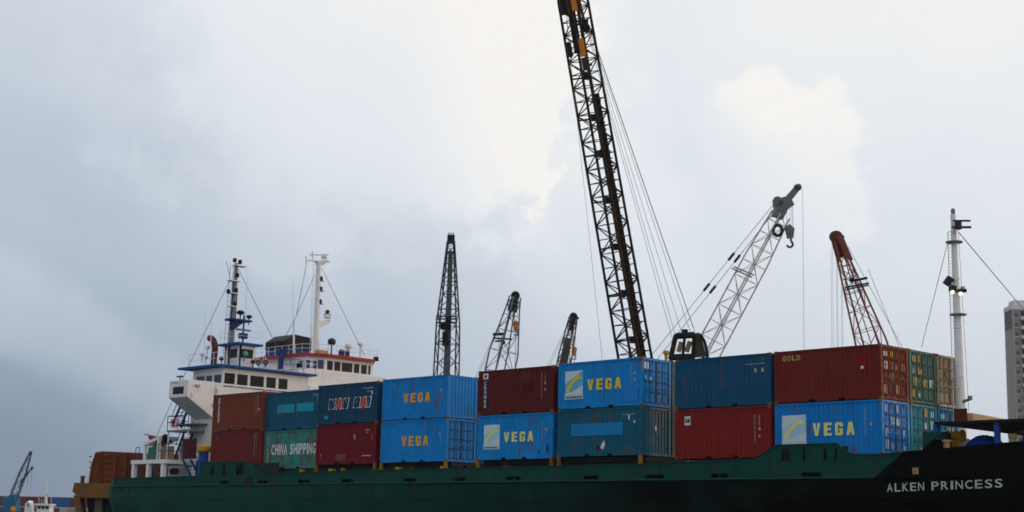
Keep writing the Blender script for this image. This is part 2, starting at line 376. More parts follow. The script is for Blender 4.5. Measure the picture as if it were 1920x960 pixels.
def rods_mesh(side):
    d = MB(); c = Wd / 2; x = L + .012
    for yy in ((.42, .95) if side == 0 else (c + .27, c + .80)):
        d.tube((x, yy, .1), (x, yy, H - .1), .020)
        for z in (.2, .9, 1.6, 2.3): d.box(x - .03, x + .025, yy - .05, yy + .05, z, z + .06)
        d.box(x, x + .03, yy, yy + .30, 1.02, 1.06)
    return mk('lock_rod', d)
RODS = [rods_mesh(0), rods_mesh(1)]
g = MB(); x = L
for y in (.150, Wd / 2 - .03, Wd - .19): g.box(x - .0655, x - .0165, y, y + (.06 if y > 1 and y < 2 else .035), .19, H - .17)
g.box(x - .0655, x - .0165, .15, Wd - .155, H - .171, H - .150); g.box(x - .0655, x - .0165, .15, Wd - .155, .165, .19); GASK = mk('door_gasket', g)
def inst(name, me, mat, parent):
    o = bpy.data.objects.new(name, me); C.objects.link(o); o.parent = parent
    o.material_slots[0].link = 'OBJECT'; o.material_slots[0].material = mat; return o
STEELR = paint('galvanised_rods', (.30, .30, .29), .3, .2, .15, 0, metal=.6)
BAY = dict(A=(-24.45, 0.0, 0.0), B=(-18.45, .26, -.14), C=(-12.21, -.12, .03), D=(-5.53, -.25, .06), E=(3.25, -.35, .06), F=(9.69, -.35, .12), G=(17.39, .42, -.10), H=(23.63, .5, -.08))
CM = {}
def cmat(key, col, **k):
    if key not in CM: CM[key] = paint('container_paint_' + key, col, **k)
    return CM[key]
def container(bay, tier, row, key, col, label, end='plain', pk=None, rods=None):
    bx, by, bz = BAY[bay]; k = dict(rough=.42, var=.3, rust=.25, streak=.3); k.update(pk or {}); col = tuple(v * .76 for v in col)
    mt = cmat(key, col, **k); fm = mt
    r = empty('shipping_container', (bx, by + row * 2.55, bz + tier * (H + .012)))
    tag(r, label, 'container', 'shipping containers stacked in two tiers on the deck')
    inst('frame', FRAME, mt, r); [setattr(inst('corner_casting', CAST, cmat('casting', (.16, .10, .05), rust=.5), r), 'location', p_) for p_ in CPOS]
    inst('side_panel', SIDE_N, mt, r); inst('side_panel', SIDE_F, mt, r); inst('end_panel', END_L, mt, r); inst('roof_and_floor', ROOF, mt, r)
    if end == 'plain': inst('end_panel', END_R, mt, r)
    else:
        inst('door_gasket', GASK, RUBBER, r)
        for s_ in (0, 1):
            d = inst('door', DOOR[s_][0], mt, r); inst('door_stiffener', DOOR[s_][1], cmat(key + '_painted_shade', tuple(v * .42 for v in col), rough=.6), d); inst('lock_rod', RODS[s_], rods or cmat(key + '_rods', tuple(min(1, v * 1.2 + .02) for v in col), rough=.5), d)  # stiffeners take a darkened door colour, painting in the shadow lines between cells
    return r
def child(mb, name, mat, root, label=None):
    """mesh written in the container's own coordinates"""
    me = bpy.data.meshes.new(name); me.from_pydata([tuple(v) for v in mb.v], [], mb.f); me.materials.append(mat)
    o = bpy.data.objects.new(name, me); C.objects.link(o); o.parent = root
    if label: o['label'] = label
    return o
YS = .022    # lettering lies just outside the corrugation crests (y = .03)
def O2(u, v, k=0): return Vector((u, YS - .004 * k, v))
def rect(mb, u0, u1, v0, v1, k=0): mb.prism([O2(u0, v0, k), O2(u1, v0, k), O2(u1, v1, k), O2(u0, v1, k)], (0, .003, 0))
def marks(root, mat, u, v1, v0, w_=.07, seed=1, k=0):
    """column of tiny registration marks, unreadable in the photo"""
    rn = random.Random(seed); mb = MB(); v = v1
    while v > v0: h = rn.uniform(.05, .11); rect(mb, u, u + w_ * rn.uniform(.6, 1), v - h, v, k); v -= h + rn.uniform(.03, .06)
    return child(mb, 'marking_column', mat, root)
def row_marks(root, mat, u0, u1, v, h=.09, seed=2):
    rn = random.Random(seed); mb = MB(); u = u0
    while u < u1: w_ = rn.uniform(.04, .1); rect(mb, u, u + w_, v, v + h * rn.uniform(.7, 1)); u += w_ + .04
    return child(mb, 'marking_row', mat, root)
def patch(root, name, mat, u0, u1, v0, v1, label=None, k=0):
    mb = MB(); rect(mb, u0, u1, v0, v1, k); return child(mb, name, mat, root, label)
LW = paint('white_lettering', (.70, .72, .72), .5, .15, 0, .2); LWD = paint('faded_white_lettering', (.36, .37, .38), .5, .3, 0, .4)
LY = paint('yellow_lettering', (.85, .60, .02), .5, .15, 0, .1); LO = paint('orange_lettering', (.90, .38, .01), .5, .12, 0, .1); LP = paint('pale_yellow_lettering', (.85, .78, .28), .5, .15, 0, .1)
LG = paint('gold_lettering', (.55, .38, .12), .5, .2, 0, .1); LR = paint('red_lettering', (.75, .05, .05), .5, .1); LN = paint('navy_lettering', (.01, .02, .10), .5, .1)
SKYB = paint('logo_sky_blue', (.12, .45, .72), .5, .15, 0, .1); PALE = paint('logo_pale', (.62, .74, .78), .5, .15, 0, .15)
def vega(root, mat, u0, W_, v0, H_):
    mb = MB(); lw = W_ * .19
    for i, c in enumerate('VEGA'): heavy(mb, c, O2(u0 + i * (W_ - lw) / 3, v0), UX, UZ, lw, H_)
    child(mb, 'company_lettering', mat, root)
def swoosh_logo(root, u0, u1, v0, v1):
    w_ = u1 - u0; h = v1 - v0; vb = v0 + h * .14
    p = patch(root, 'logo_panel', SKYB if root.location.z > 1 else cmat('pale_logo_blue', (.40, .66, .84), rust=.05), u0, u1, vb, v1)
    mb = MB()
    mb.prism([O2(u0, v1 - .45 * h, 1), O2(u0, v1, 1), O2(u1, v1, 1), O2(u0 + .35 * w_, v1 - .28 * h, 1)], (0, .003, 0))
    mb.prism([O2(u0, vb, 1), O2(u1, vb, 1), O2(u1, vb + .33 * h, 1), O2(u0 + .45 * w_, vb + .13 * h, 1), O2(u0, vb + .08 * h, 1)], (0, .003, 0))
    child(mb, 'logo_cloud', PALE, root)
    mb = MB(); pts = [(.08, .30, .02), (.14, .36, .13), (.24, .42, .12), (.36, .55, .09), (.5, .67, .085), (.66, .76, .08), (.82, .78, .07), (.95, .72, .02)]
    q = [(O2(u0 + a * w_, v0 + (b_ + c) * h, 2), O2(u0 + a * w_, v0 + (b_ - c) * h, 2)) for a, b_, c in pts]
    vs = [v for pr in q for v in pr]; mb.add(vs, [(2 * i, 2 * i + 1, 2 * i + 3, 2 * i + 2) for i in range(len(q) - 1)])
    child(mb, 'logo_swoosh', LY if root.location.z > 1 else LP, root)
    patch(root, 'logo_strip', PALE, u0 - .02, u1 + .02, v0, vb - .01)
    mb = MB(); rn = random.Random(4); u = u0 + .05
    while u < u1 - .1: a = rn.uniform(.04, .09); rect(mb, u, u + a, v0 + .05, vb - .06, 2); u += a + .03
    child(mb, 'logo_small_print', LN, root)
def door_labels_and_glints(root, items):  # flat patches: door labels, and sun glints painted as colour
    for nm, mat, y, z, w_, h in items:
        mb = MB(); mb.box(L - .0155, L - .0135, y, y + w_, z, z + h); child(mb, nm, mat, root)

VB = (.001, .30, .86); MAR = (.10, .014, .012); TEAL = (.012, .13, .17)
# bay A
c = container('A', 1, 0, 'brown', (.24, .050, .024), 'rust brown container with white vertical script, upper tier at the bridge end', pk=dict(rust=.05, streak=.15))
mb = MB(); stack(mb, 'triton', O2(.62, 2.36), UX, UZ, .26, 1.75, .1, .02, .25); child(mb, 'vertical_lettering', LW, c); marks(c, LWD, 5.35, 2.4, 1.1, seed=3); marks(c, LWD, 5.15, 2.3, .9, seed=4, w_=.04)
patch(c, 'white_spot', LW, 5.5, 5.6, 1.3, 1.42)
c = container('A', 0, 0, 'wine', (.20, .022, .016), 'plain wine red container behind the raised aft bulwark, lower tier at the bridge end', pk=dict(rust=.08))
mb = MB(); rect(mb, .6, .9, 1.9, 2.25); child(mb, 'faded_label', cmat('fade', (.12, .05, .10)), c); marks(c, LWD, 5.2, 2.3, .8, seed=5); marks(c, LWD, 5.45, 2.3, 1.3, seed=8, w_=.04)
# bay B
c = container('B', 1, 0, 'teal_a', (.004, .12, .22), 'teal container with two paler painted-over patches, upper tier next to the rust brown one', pk=dict(rust=.1))
pt = cmat('teal_patch', (.010, .30, .42), rust=.05); patch(c, 'repainted_patch', pt, 1.3, 3.2, 1.15, 1.72); patch(c, 'repainted_patch', pt, 3.45, 5.3, 1.18, 1.75)
row_marks(c, LWD, 5.2, 5.8, 2.2); marks(c, LWD, 5.65, 2.15, 1.7)
c = container('B', 0, 0, 'seagreen', (.03, .36, .32), 'sea green rust-streaked container with big white company name, lower tier', pk=dict(rust=.75, streak=.9, var=.5))
mb = MB(); word(mb, 'CHINA SHIPPING', O2(.85, .95), UX, UZ, 4.85, .72, .22, .03); child(mb, 'company_lettering', LW, c)
mb = MB(); stack(mb, 'FLORENS', O2(.32, 2.2), UX, UZ, .28, 1.75, .2, .02); child(mb, 'vertical_lettering', LWD, c)
# bay C
c = container('C', 1, 0, 'navy_a', (.003, .075, .16), 'dark navy container with outlined white and red lettering, upper tier', pk=dict(rust=.08))
for mat, g, k, which in ((LW, .02, 0, 'WN HI'), (cmat('navy_fill', (.005, .03, .12)), -.03, 1, 'WN HI'), (LW, .04, 1, 'A'), (LR, -.01, 2, 'A')):
    mb = MB(); u = 0
    for ch, w_ in (('W', .80), ('A', .66), ('N', .62), (' ', .42), ('H', .72), ('A', .66), ('I', .34)):
        if ch != ' ' and ch in which: heavy(mb, ch, O2(1.05 + u, .98, k), UX, UZ, w_ - .08, .66, .22, g)
        u += w_ + .02
    child(mb, 'outlined_lettering' if mat is LWD else 'red_lettering' if mat is LR else 'company_lettering', mat, c)
row_marks(c, LWD, 4.6, 5.6, 2.15); row_marks(c, LWD, 5.0, 5.3, 1.95, seed=8); patch(c, 'white_spot', LW, 5.42, 5.55, 1.78, 2.0); patch(c, 'teal_label', pt, .7, 1.15, .35, .58)
c = container('C', 0, 0, 'crimson', (.21, .006, .016), 'dark crimson container with faint small marks, lower tier under the navy one', pk=dict(rust=.12))
row_marks(c, LWD, 5.0, 5.4, 2.1, seed=5); row_marks(c, LWD, 5.05, 5.25, 1.95, seed=6); mb = MB(); word(mb, '1', O2(3.85, 1.6), UX, UZ, .14, .28); child(mb, 'faded_mark', LWD, c)
row_marks(c, LW, 4.7, 5.6, .5, .07, seed=9); marks(c, LG, 5.6, 1.9, 1.5); patch(c, 'pale_patch', cmat('cpatch', (.20, .06, .04), rust=.3), 2.1, 3.1, .25, .68); patch(c, 'white_spot', LWD, .5, .58, .55, .7)
# bay D
def vb(bay, tier, label, end, letter, **k):
    return container(bay, tier, 0, 'vega_blue_%s%d' % (bay, tier), tuple(v * f for v, f in zip(VB, (1, random.uniform(.92, 1.05), random.uniform(.92, 1.05)))), label, end, pk=dict(rust=.15, streak=.5, var=.4), **k)
c = vb('D', 1, 'bright blue container with orange lettering and a plain corrugated end, upper tier', 'plain', LO)
vega(c, LO, 2.0, 2.45, 1.02, .58); marks(c, LWD, 5.5, 1.7, 1.2, seed=7); patch(c, 'orange_spot', LO, 5.32, 5.42, 1.62, 1.72)
c = vb('D', 0, 'bright blue container with orange lettering, lower tier beside the crimson one', 'doors', LO)
vega(c, LO, 1.95, 2.45, .98, .60); marks(c, LWD, 5.5, 1.7, 1.2, seed=9); patch(c, 'orange_spot', LO, 5.36, 5.46, 1.6, 1.7)
container('D', 0, 1, 'navy_b', (.006, .08, .22), 'dark blue second-row container behind the orange-lettered pair, lower tier', 'doors')
container('D', 1, 1, 'navy_b', (.006, .08, .22), 'dark blue second-row container behind the orange-lettered pair, upper tier')
# bay E
c = container('E', 1, 0, 'brown_b', (.14, .012, .010), 'dark maroon container with white letters down a navy strip, upper tier', pk=dict(rust=.08))
patch(c, 'navy_strip', LN, .40, .78, .35, 2.02); patch(c, 'white_square', LW, .38, .80, 2.08, 2.42)
mb = MB(); stack(mb, 'CRONOS', O2(.49, 1.97, 2), UX, UZ, .19, 1.55, .25, .03); child(mb, 'vertical_lettering', LW, c)
mb = MB(); rect(mb, .50, .68, 2.18, 2.32, 2); child(mb, 'square_mark', DKSTEEL, c)
marks(c, LWD, 5.10, 2.2, .8, seed=3, w_=.05); marks(c, LWD, 5.38, 2.2, 1.7, seed=4, w_=.05); patch(c, 'orange_spot', LG, 5.35, 5.45, 1.55, 1.7); patch(c, 'white_spot', LWD, 5.35, 5.45, 1.2, 1.35)
patch(c, 'dark_stain', cmat('stain', (.05, .008, .008)), 3.7, 4.4, 1.25, 1.7)
c = vb('E', 0, 'bright blue container with swoosh logo and pale yellow lettering, under the dark maroon one', 'doors', LP)
swoosh_logo(c, .55, 1.85, .62, 2.02); vega(c, LP, 2.2, 2.35, 1.0, .56); marks(c, LWD, 5.25, 2.2, .9, seed=4, w_=.05); patch(c, 'orange_spot', LO, 5.5, 5.6, 1.55, 1.68); patch(c, 'white_spot', LWD, 5.48, 5.55, 1.3, 1.4); patch(c, 'dark_label', LN, 5.6, 5.72, .35, .8); patch(c, 'dark_label', cmat('vd', (.005, .08, .3)), 4.9, 5.1, .3, .5)
# bay F
c = vb('F', 1, 'bright blue container with swoosh logo and yellow lettering, its doors lit, upper tier', 'doors', LY)
swoosh_logo(c, .50, 1.82, .55, 2.10); vega(c, LY, 2.15, 2.45, .98, .60); marks(c, LWD, 5.28, 2.2, .9, seed=14, w_=.05); patch(c, 'orange_spot', LO, 5.5, 5.6, 1.68, 1.8); patch(c, 'white_spot', LWD, 5.52, 5.6, 1.3, 1.5); patch(c, 'paler_patch', cmat('vega_pale', (.01, .21, .66), rust=.02), 4.7, 5.8, .25, .95)
door_labels_and_glints(c, [('door_label', LW, .22, 1.98, .34, .36), ('door_label', LW, .30, 1.42, .16, .2), ('door_label', PALE, .68, 1.40, .14, .16)])
c = container('F', 0, 0, 'teal_b', (.004, .14, .24), 'teal container with one blue painted-over band and white fish-shaped scuffs, lower tier', pk=dict(rust=.3, streak=.35))
patch(c, 'repainted_band', cmat('band', (.006, .22, .52), rust=.05), 1.0, 4.75, 1.12, 1.78)
row_marks(c, LWD, 4.7, 5.6, 2.15, .06); patch(c, 'white_spot', LW, 5.12, 5.22, 1.9, 2.15); patch(c, 'white_spot', LW, 5.5, 5.6, 1.7, 1.85)
mb = MB(); mb.prism([O2(3.15, .45), O2(3.35, .35), O2(3.5, .6), O2(3.42, .85), O2(3.28, .7)], (0, .003, 0)); child(mb, 'white_scuff', LW, c)
mb = MB(); mb.prism([O2(2.8, .45), O2(3.0, .35), O2(3.1, .5), O2(2.95, .6)], (0, .003, 0)); child(mb, 'dark_scuff', BLACKM, c)
mb = MB(); mb.prism([(L - .02, 1.1, 1.45), (L - .02, 1.2, 1.3), (L - .02, 1.3, 1.45), (L - .02, 1.2, 1.65)], (.003, 0, 0)); child(mb, 'white_scuff', LW, c)
container('F', 1, 1, 'teal_c', (.02, .16, .20), 'faded teal second-row container behind the yellow-lettered blue one, upper tier', 'doors', pk=dict(rust=.2))
container('F', 0, 1, 'navy_c', (.008, .04, .07), 'dark container in the second row behind the teal one, lower tier')
# bay G
c = container('G', 1, 0, 'navy_d', (.003, .10, .22), 'plain dark blue container, upper tier beside the gold-lettered one', pk=dict(rust=.12))
row_marks(c, LWD, 4.5, 5.7, 2.05, .06, seed=21); patch(c, 'white_spot', LWD, 5.05, 5.2, 1.65, 1.85); patch(c, 'orange_spot', LG, 5.5, 5.65, 1.65, 1.85); patch(c, 'dark_label', GREEN_P, 5.5, 5.65, 2.2, 2.4)
c = container('G', 0, 0, 'red_g', (.28, .014, .012), 'red container with a small white and blue badge, lower tier beside the raised forward bulwark', pk=dict(rust=.08))
patch(c, 'white_badge', LW, .62, 1.0, 1.75, 2.2); patch(c, 'badge_blue', LN, .66, .96, 1.88, 2.1, k=2); mb = MB(); glyph(mb, 'P', O2(.76, 1.93, 3), UX, UZ, .13, .2); child(mb, 'badge_letter', LY, c)
marks(c, LWD, 5.05, 2.1, .8, seed=23, w_=.06); marks(c, LWD, 5.32, 2.1, 1.6, seed=24, w_=.06); patch(c, 'orange_spot', LG, 5.3, 5.42, 1.35, 1.5); patch(c, 'white_spot', LWD, 5.3, 5.4, 1.0, 1.12)
# bay H: three rows of doors seen from the bow
DG = lambda seed, n, pal: None
c = container('H', 1, 0, 'rust_h', (.21, .020, .012), 'brick red container with gold lettering and sunlit orange doors, upper tier at the bow end', 'doors', pk=dict(rough=.5, rust=.10))
mb = MB(); word(mb, 'GOLD', O2(.48, 2.08), UX, UZ, 1.05, .26, .3, .03); child(mb, 'company_lettering', LG, c)
mb = MB(); vs = [O2(5.05 + .26 * math.cos(a * .5236), 1.88 + .3 * math.sin(a * .5236)) for a in range(12)]; mb.prism(vs, (0, .003, 0)); child(mb, 'red_disc', cmat('disc', (.22, .006, .012)), c); patch(c, 'white_spot', LW, 4.95, 5.1, 1.45, 1.6)
def label_glint_set(c, seed, pal, n=11):  # scattered patches, part labels, part sunset glints put into the colour
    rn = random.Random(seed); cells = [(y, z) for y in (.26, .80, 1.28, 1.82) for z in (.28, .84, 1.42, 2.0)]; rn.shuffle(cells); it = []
    for y, z in cells[:n]: it.append(('door_label', rn.choice(pal), y + rn.uniform(0, .06), z + rn.uniform(0, .04), rn.uniform(.20, .33), rn.uniform(.20, .42)))  # some of these door_label patches are painted sunset glints
    door_labels_and_glints(c, it)
label_glint_set(c, 1, [LW, LG, cmat('salmon', (.60, .26, .14)), cmat('glint_orange', (.55, .16, .04)), LO], 9)
c = vb('H', 0, 'bright blue container with swoosh logo and pale lettering, lower tier behind the forward bulwark', 'doors', LP)
swoosh_logo(c, .42, 1.82, .45, 2.0); vega(c, LP, 2.2, 2.35, .95, .62); marks(c, LWD, 5.1, 2.2, .9, seed=33, w_=.05); patch(c, 'orange_spot', LG, 5.4, 5.5, 1.35, 1.5); label_glint_set(c, 3, [LW, LW, PALE, cmat('lilac', (.50, .58, .74))], 9)
c = container('H', 1, 1, 'green_h', (.06, .21, .18), 'dull green container between the brick red and cream ones, upper tier at the bow', 'doors', pk=dict(rough=.5, rust=.45, streak=.5)); label_glint_set(c, 5, [LW, LG, LO, PALE], 9)
c = container('H', 1, 2, 'cream_h', (.42, .36, .24), 'cream container with doors beside the foremast, upper tier at the bow end', 'doors', pk=dict(rough=.4, rust=.4, streak=.5)); label_glint_set(c, 6, [LWD, LG, cmat('tanp', (.4, .18, .08)), LO], 6)
c = container('H', 0, 1, 'cyan_h', (.01, .33, .45), 'cyan container with doors under the dull green one, lower tier at the bow end', 'doors', pk=dict(rough=.5, rust=.2)); label_glint_set(c, 8, [LW, PALE, LO], 8)
c = container('H', 0, 2, 'blue_h', (.006, .26, .52), 'blue container with doors under the cream one, seen beside the bow canopy', 'doors', pk=dict(rough=.5, rust=.1)); label_glint_set(c, 9, [LW, LW, PALE], 6)
# ------------------------------------------------------------------ cargo ship
SY = -0.9                                  # near side plane of the hull
ship = empty('cargo_ship', (-2, 6.2, WATER_Z)); tag(ship, 'long dark green cargo ship with white bridge at the stern and containers on deck', 'ship')
def X_(px, py=905): return at(px, py, y=SY).x
def Z_(px, py): return at(px, py, y=SY).z
def hull_mesh():
    zs = [-1.22, -1.9, -2.3, -3.2, -4.5, -6.9]
    st = [(-37.6, 4.6), (-37.2, 6.2), (-36.6, 6.9), (-35.8, 7.1), (-30, 7.1), (-20, 7.1), (-10, 7.1), (0, 7.1), (10, 7.1), (20, 7.1), (26, 7.1), (31, 7.1), (36, 7.1), (38, 7.02), (41, 6.6), (45, 5.6), (49, 3.9), (52, 2.0), (54, .15)]
    rows = []
    for x, b_ in st:
        r = []
        for z in zs:
            t = max(0, (-2.2 - z) / 4.7); bb = b_; xx = x
            if x < -33: xx = x + 2.2 * t * (-33 - x) / 4.6; bb = b_ * (1 - .12 * t)
            if x > 24: bb = b_ * (1 - .42 * t * min(1, (x - 24) / 20)); xx = x - 4 * t * max(0, (x - 40) / 14)
            bb -= .5 * t
            r.append((xx, max(.05, bb), z))
        rows.append(r)
    vs = []; fs = []; nz = len(zs)
    for sgn in (-1, 1):
        o = len(vs); vs += [(x, 6.2 + sgn * b_, z) for r in rows for x, b_, z in r]
        fs += [(o + i * nz + j, o + (i + 1) * nz + j, o + (i + 1) * nz + j + 1, o + i * nz + j + 1) for i in range(len(rows) - 1) for j in range(nz - 1)]
    k = len(rows) * nz
    fs += [(j, j + 1, k + j + 1, k + j) for j in range(nz - 1)]
    e = (len(rows) - 1) * nz; fs += [(e + j, e + j + 1, k + e + j + 1, k + e + j) for j in range(nz - 1)]
    fs += [(i * nz, (i + 1) * nz, k + (i + 1) * nz, k + i * nz) for i in range(len(rows) - 1)]
    return MB().add(vs, fs)
hl = hull_mesh().build('hull', HULL, ship)
mb = MB(); mb.tube((-35.8, SY - .02, -1.22), (36, SY - .02, -1.22), .07); mb.build('rub_rail', HULL, ship)
# bulwark with freeing ports, raised parts and rising bow
ports = [(411.6, 429), (483, 502), (559, 580), (640, 662), (757, 779), (850, 872), (948, 976), (1093, 1122), (1209, 1245), (1333, 1365), (1502, 1539)]
holes = [(X_(a), X_(b_), -1.13, -.93) for a, b_ in ports]
aft = [(395.5, 401), (417.4, 423), (442, 457)]
zA = Z_(430, 866); za0 = Z_(410, 891)
holes += [(at(a, 880, y=SY).x, at(b_, 880, y=SY).x, za0, zA - .17) for a, b_ in aft]
zF = Z_(1500, 834.4); zf0 = Z_(1500, 864)
holes += [(X_(a, 850), X_(b_, 850), zf0, zF - .14) for a, b_ in ((1465, 1482), (1504, 1510), (1543, 1550), (1564, 1570))]
top = [(-35.8, Z_(212, 898)), (at(376, 893, y=SY).x, Z_(376, 893)), (at(376.5, 880, y=SY).x + .01, zA), (X_(461, 866), zA), (X_(490, 890), Z_(490, 889)), (X_(600), Z_(600, 885)), (X_(900), Z_(900, 878)), (X_(1200), Z_(1200, 871)),
       (X_(1413, 863), Z_(1413, 862)), (X_(1456, 834), zF), (X_(1569, 834), zF), (X_(1584, 848), Z_(1584, 847.5)), (X_(1602, 853), Z_(1602, 853)), (X_(1640, 853), Z_(1640, 853)), (X_(1678, 850), Z_(1678, 850.4)), (X_(1920, 829), Z_(1920, 829)), (39, Z_(1920, 829) + .12)]
mb = plate(MB(), (0, SY, 0), UX, UZ, -UY, top, [(-35.8, -1.22), (39, -1.22)], holes, -.06)
mb.build('bulwark', HULL, ship)
mb = MB()
ztop = Z_(1920, 829)
pl = [(39, 6.99, ztop + .12), (41, 6.7, ztop + .2), (45, 5.8, ztop + .35), (49, 4.2, ztop + .5), (52.5, 2.2, ztop + .65), (54.8, .1, ztop + .8)]
for s_ in (-1, 1):
    for (xa, ba, za), (xb, bb, zb) in zip(pl, pl[1:]): mb.prism([(xa, 6.2 + s_ * ba, -1.22), (xb, 6.2 + s_ * bb, -1.22), (xb, 6.2 + s_ * bb, zb), (xa, 6.2 + s_ * ba, za)], (0, -s_ * .06, 0))
mb.box(-35.8, 39, 13.24, 13.3, -1.22, -.4); mb.box(-37.2, -37.14, .1, 12.3, -1.22, -.62)
mb.prism([(-35.8, SY, -1.22), (-36.8, -.4, -1.22), (-36.8, -.4, -.64), (-35.8, SY, -.64)], (.0, .07, 0)); mb.prism([(-36.8, -.4, -1.22), (-37.2, .1, -1.22), (-37.2, .1, -.64), (-36.8, -.4, -.64)], (.06, 0, 0))
mb.build('bulwark', HULL, ship)
# bulwark cap rail and stays
mb = MB()
for (a, za), (c, zc) in zip(top, top[1:]): mb.prism([(a, SY - .05, za), (c, SY - .05, zc), (c, SY - .05, zc + .05), (a, SY - .05, za + .05)], (0, .17, 0))
mb.build('cap_rail', HULL, ship)
mb = MB(); x = -22.0
while x < 36: mb.prism([(x, SY + .06, -1.2), (x + .04, SY + .06, -1.2), (x + .04, SY + .06, -.5), (x, SY + .06, -.5)], (0, .25, 0)); x += 1.6
mb.build('bulwark_stay', HULL, ship)
# dark fittings in the hull side, and a black stand-in for port shade
VOID = plain('shade_black', (.003, .003, .003), .95); VOID.node_tree.nodes['Principled BSDF'].inputs['Specular IOR Level'].default_value = .05
mb = MB(); mb.box(-22, 31, SY + .28, SY + .32, -1.2, -.86); mb.build('port_shade_strip', VOID, ship)  # black strip added behind the freeing ports to paint their inner shade
mb = MB(); mb.tube((-35, SY - .004, -2.15), (36, SY - .004, -2.15), .022, n=6); x = -33.4
while x < 36: mb.tube((x, SY - .002, -2.2), (x, SY - .002, -1.15), .018, n=6); mb.tube((x + 1.9, SY - .002, -1.25), (x + 1.9, SY - .002, -.75), .014, n=5) if False else None; x += 5.6
mb.build('weld_seam', HULL, ship)
mb = MB(); a = at(459.7, 896, y=SY); c = at(473, 912, y=SY); mb.box(a.x, c.x, SY - .075, SY - .004, c.z, a.z); mb.build('mooring_port', plain('port_dark', (.004, .006, .006), .9), ship)
mb = MB(); a = at(228, 916, y=SY); mb.torus(a - Vector((0, .02, 0)), UY, .19, .06); mb.lathe(a - Vector((0, .012, 0)), [(.19, 0), (.19, .01)], -UY); mb.build('fairlead', BLACKM, ship)
mb = MB(); a = at(1712, 889, y=SY); c = at(1722, 877, y=SY); mb.box(a.x, c.x, SY - .03, SY - .003, a.z, c.z); mb.build('draught_mark', TAN, ship)
mb = MB(); a = at(1740, 882, y=SY); mb.torus(a - Vector((0, .02, 0)), UY, .28, .05, n=24); mb.build('hawse_ring', HULL, ship)
mb = MB(); a = at(1663, 922.5, y=SY - .006); c = at(1880, 914, y=SY - .006); u = (c - a).normalized()
ll = (c - a).length; NM = paint('name_lettering', (.46, .52, .44), .5, .4, 0, .4)
word(mb, 'ALKEN', a, u, UZ, ll * .335, .37, .30, .012); mb.build('ship_name', NM, ship)
mb = MB(); word(mb, 'PRINCESS', a + u * ll * .40, u, UZ, ll * .60, .37, .30, .012); mb.build('ship_name', NM, ship)
# deck, coaming, sockets
DECK = paint('dark_deck', (.02, .03, .028), .7, .3, .2, .2)
mb = MB(); mb.box(-23.5, 31.0, .35, 12.9, -1.21, -.16); mb.build('hatch_coaming', DECK, ship)
mb = MB(); mb.box(29.5, 38.6, 2.2, 12.5, -1.21, -.3); mb.build('forecastle_deck', DECK, ship)
for k_, (bx, by, bz) in BAY.items():
    if bz > -.1: mb = MB(); mb.box(bx + .1, bx + L - .1, by + .5, 12.7, -.159, bz - .004); mb.build('hatch_cover', DECK, ship)
mb = MB(); mb.box(-24.2, -15.8, SY + .5, SY + .55, -1.2, zA - .1); mb.build('bulwark_inner_plate', DECK, ship); mb = MB(); mb.box(X_(1450), X_(1580), SY + .45, SY + .5, -1.2, zF - .08); mb.build('bulwark_inner_plate', DECK, ship)
SOCK = paint('dirty_yellow_socket', (.28, .15, .02), .6, .5, .5, .4)
for bay, (bx, by, bz) in BAY.items():
    for u in (.09, L - .09):
        mb = MB(); mb.box(bx + u - .09, bx + u + .09, by - .02, by + .14, -.32, bz - .005 if bz > -.1 else -.15); mb.box(bx + u - .16, bx + u + .16, by - .05, by + .16, -.5, -.32); mb.build('deck_socket', SOCK, ship)
for px in (488, 513, 562, 618, 640, 744, 770, 828, 870, 872, 946, 1290, 1297, 1375, 1400):
    p = at(px, 880, y=-.15); w_ = random.choice((.12, .35, .42)); mb = MB(); mb.box(p.x - w_ / 2, p.x + w_ / 2, -.12, .2, -.46, -.20); mb.build('lashing_plate', random.choice((YELLOW, YELLOW, RUSTP)), ship)

# ---- superstructure
FX = -27.0; Y0, Y1 = at(403, 717, x=FX).y, 10.7
zt = at(403, 717, x=FX).z; zr = at(409, 687, x=FX).z
BK = at(356, 800, y=Y0).x
mb = MB()
mb.box(BK, FX, Y0, Y1, -1.2, zt - .002); mb.build('deckhouse', WHITE, ship, .05)
# window band: side and front
Yb = at(417.5, 715, x=FX).y; wt = at(442, 704, x=FX).z; wb = at(442, 722, x=FX).z
fw = [(419, 442), (443, 466), (467.5, 496.6), (498, 519), (521, 541)]
hs = []
for a, c in fw: hs.append((at(a + 1.5, 712, x=FX).y, at(c - 1.6, 718, x=FX).y, wb - .10, wt + .13))
mb = plate(MB(), (FX, 0, 0), UY, UZ, UX, [(Yb, zr - .02), (Y1 - .4, zr - .02)], [(Yb, zt), (Y1 - .4, zt)], hs, -.12)
mb.build('bridge_front', CREAM, ship)
for h in hs:
    mb = MB(); mb.box(FX - .10, FX - .07, h[0] - .02, h[1] + .02, h[2] - .02, h[3] + .02); wn = mb.build('window', GLASS, ship)
    mb = MB(); mb.box(FX + .001, FX + .04, h[0] - .05, h[1] + .05, wb - .17, wb - .11); mb.build('window_frame', BLUE_D, wn)
sw = [(368, 384), (386, 398), (401, 415)]
hs = [(at(a, 705, y=Yb).x, at(c, 705, y=Yb).x, wb, wt) for a, c in sw]; xb0 = hs[0][0] - .4
mb = plate(MB(), (0, Yb, 0), UX, UZ, UY, [(xb0, zr - .02), (FX - .125, zr - .02)], [(xb0, zt), (FX - .125, zt)], hs, .1); mb.build('bridge_side', WHITE, ship)
for h in hs: mb = MB(); mb.box(h[0] - .02, h[1] + .02, Yb + .05, Yb + .08, h[2] - .02, h[3] + .02); mb.build('window', GLASSB, ship)
mb = MB(); mb.box(xb0, FX - .3, Yb + .3, Y1 - .45, zt, zr - .03); mb.build('chart_room', DKSTEEL, ship)
